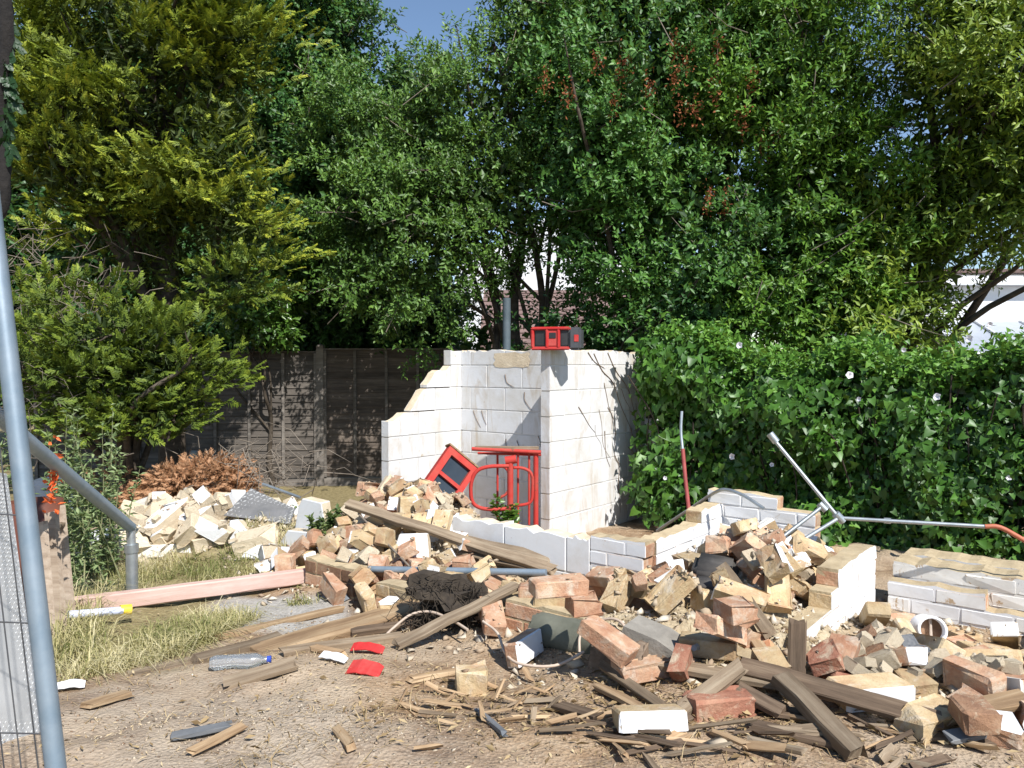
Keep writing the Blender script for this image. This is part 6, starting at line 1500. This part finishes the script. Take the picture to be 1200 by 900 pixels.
# ------------------------------------------------------------------ houses beyond the trees, pole
hs = thing('house', 'bungalow with brown tiled roof glimpsed between the tree trunks', 'house', (1.2, 19.0, -.3))
mb = MB(); mb.box(-1.7, 4.2, 0, 6, 0, 2.5); mb.build('wall', M['render_wall'], hs)
mb = MB(); mb.add([(-2, -.4, 2.35), (4.5, -.4, 2.35), (4.5, 3, 4.0), (-2, 3, 4.0), (-2, -.4, 2.25), (4.5, -.4, 2.25), (4.5, 3, 3.9), (-2, 3, 3.9), (4.5, 6.4, 2.3), (-2, 6.4, 2.3)], [(0, 1, 2, 3), (5, 4, 7, 6), (4, 5, 1, 0), (3, 2, 8, 9)])
rf_ = mb.build('roof', M['roof_tile'], hs)
for k in range(12):
    mb = MB(); y = -.38 + k * .28; z = 2.36 + (y + .4) * (1.65 / 3.4); mb.box(-2.0, 4.5, y, y + .27, z + .005, z + .03); mb.build('tile_course', M['roof_tile'], rf_)
hs2 = thing('house', 'white gabled house rising behind the brown tiled roof', 'house', (1.0, 27.0, -.3))
mb = MB(); v_, f_ = prism([(-3, 0), (4, 0), (4, 5.2), (.5, 7.2), (-3, 5.2)], 0, 7); mb.add(v_, [f[::-1] for f in f_]); mb.build('wall', M['render_wall'], hs2)
for x in (-1.8, 1.2):
    mb = MB(); mb.box(x, x + 1.2, -.03, .05, 2.9, 4.1); wnd = mb.build('window', M['trim_white'], hs2); mb = MB(); mb.box(x + .08, x + 1.12, -.045, -.02, 2.98, 4.02); mb.build('pane', M['glass'], wnd)
h3 = thing('house', 'white house with grey conservatory roof beyond the hedge end', 'house', (9.3, 14.0, -.3))
mb = MB(); mb.box(-1.0, 7, 2.0, 8, 0, 3.75); mb.build('wall', M['render_wall'], h3)
mb = MB(); mb.box(-1.1, 7.1, 1.8, 8.2, 3.75, 3.83); r3 = mb.build('roof', M['roof_tile'], h3)
mb = MB(); mb.box(-1.1, 7.1, 1.75, 1.95, 3.5, 3.68); mb.build('gutter', M['trim_white'], h3)
mb = MB(); mb.add([(-1.2, -.3, 2.05), (5, -.3, 2.05), (5, 1.99, 2.75), (-.6, 1.99, 2.75)], [(0, 1, 2, 3)]); mb.build('conservatory_roof', M['conserv'], h3)
for k in range(6):
    x0 = -1.2 + k * 1.05; mb = MB(); mb.tube([(x0, -.3, 2.07), (x0 + .55 * (1 - k / 6), 1.98, 2.77)], .035, 6); mb.build('glazing_bar', M['trim_white'], h3)
mb = MB(); mb.box(-1.25, 5, -.38, -.27, 1.92, 2.08); mb.build('gutter', M['trim_white'], h3)
mb = MB(); mb.box(-1.15, 5, -.15, -.1, .9, 1.9); mb.build('pane', M['glass'], h3)
for k in range(7):
    mb = MB(); mb.box(-1.2 + k * .8, -1.12 + k * .8, -.2, -.08, .0, 1.92); mb.build('frame_bar', M['trim_white'], h3)
mb = MB(); mb.box(-1.2, 5, -.21, -.07, .85, .93); mb.build('frame_bar', M['trim_white'], h3)
mb = MB(); mb.box(-1.15, 5, -.16, -.09, .0, .85); mb.build('dwarf_wall', M['render_wall'], h3)
tube_thing('pole', 'slate blue painted pole behind the white block back wall', 'pole', [(-.06, 8.6, -.2), (-.06, 8.6, 2.3)], .045, 'pole', 12)

# ------------------------------------------------------------------ dark stem at the left edge
et = thing('dead_sapling', 'black dead stem with feathery sprigs hanging at the edge of the fence', 'sapling', (-1.72, 2.62, .4))
mb = MB(); b0 = et.location; mb.tube([q - b0 for q in smooth_path([Vector((-1.78, 2.62, .4)), px(-14, 330, 2.6), px(4, 230, 2.6), px(2, 140, 2.62), px(8, 60, 2.6), px(3, -40, 2.6)], 6)], [.022] * 31, 8)
mb.v = [tuple(Vector(q) + Vector((random.gauss(0, .003), random.gauss(0, .003), 0))) for q in mb.v]; M['black_bark'] = mat_plain('black_bark', (.006, .005, .004), (.022, .018, .015), 20, .95, 1.0, 60, dist=.01); mb.build('stem', M['black_bark'], et)
rg = np.random.default_rng(2); P = np.array([px(6 + rg.uniform(-4, 6), v, 2.6)[:] for v in np.linspace(10, 170, 26)]); D = unit(np.stack([rg.uniform(-.6, .9, 26), rg.uniform(-.3, .3, 26), np.full(26, -.8)], 1))
V, T, C = sprays(P, D, np.full(26, .07), rg); V = V - np.array(b0); link('sprig', np_mesh('sprig', V, T, M['leaf_dark'], tint=C * .1), et)
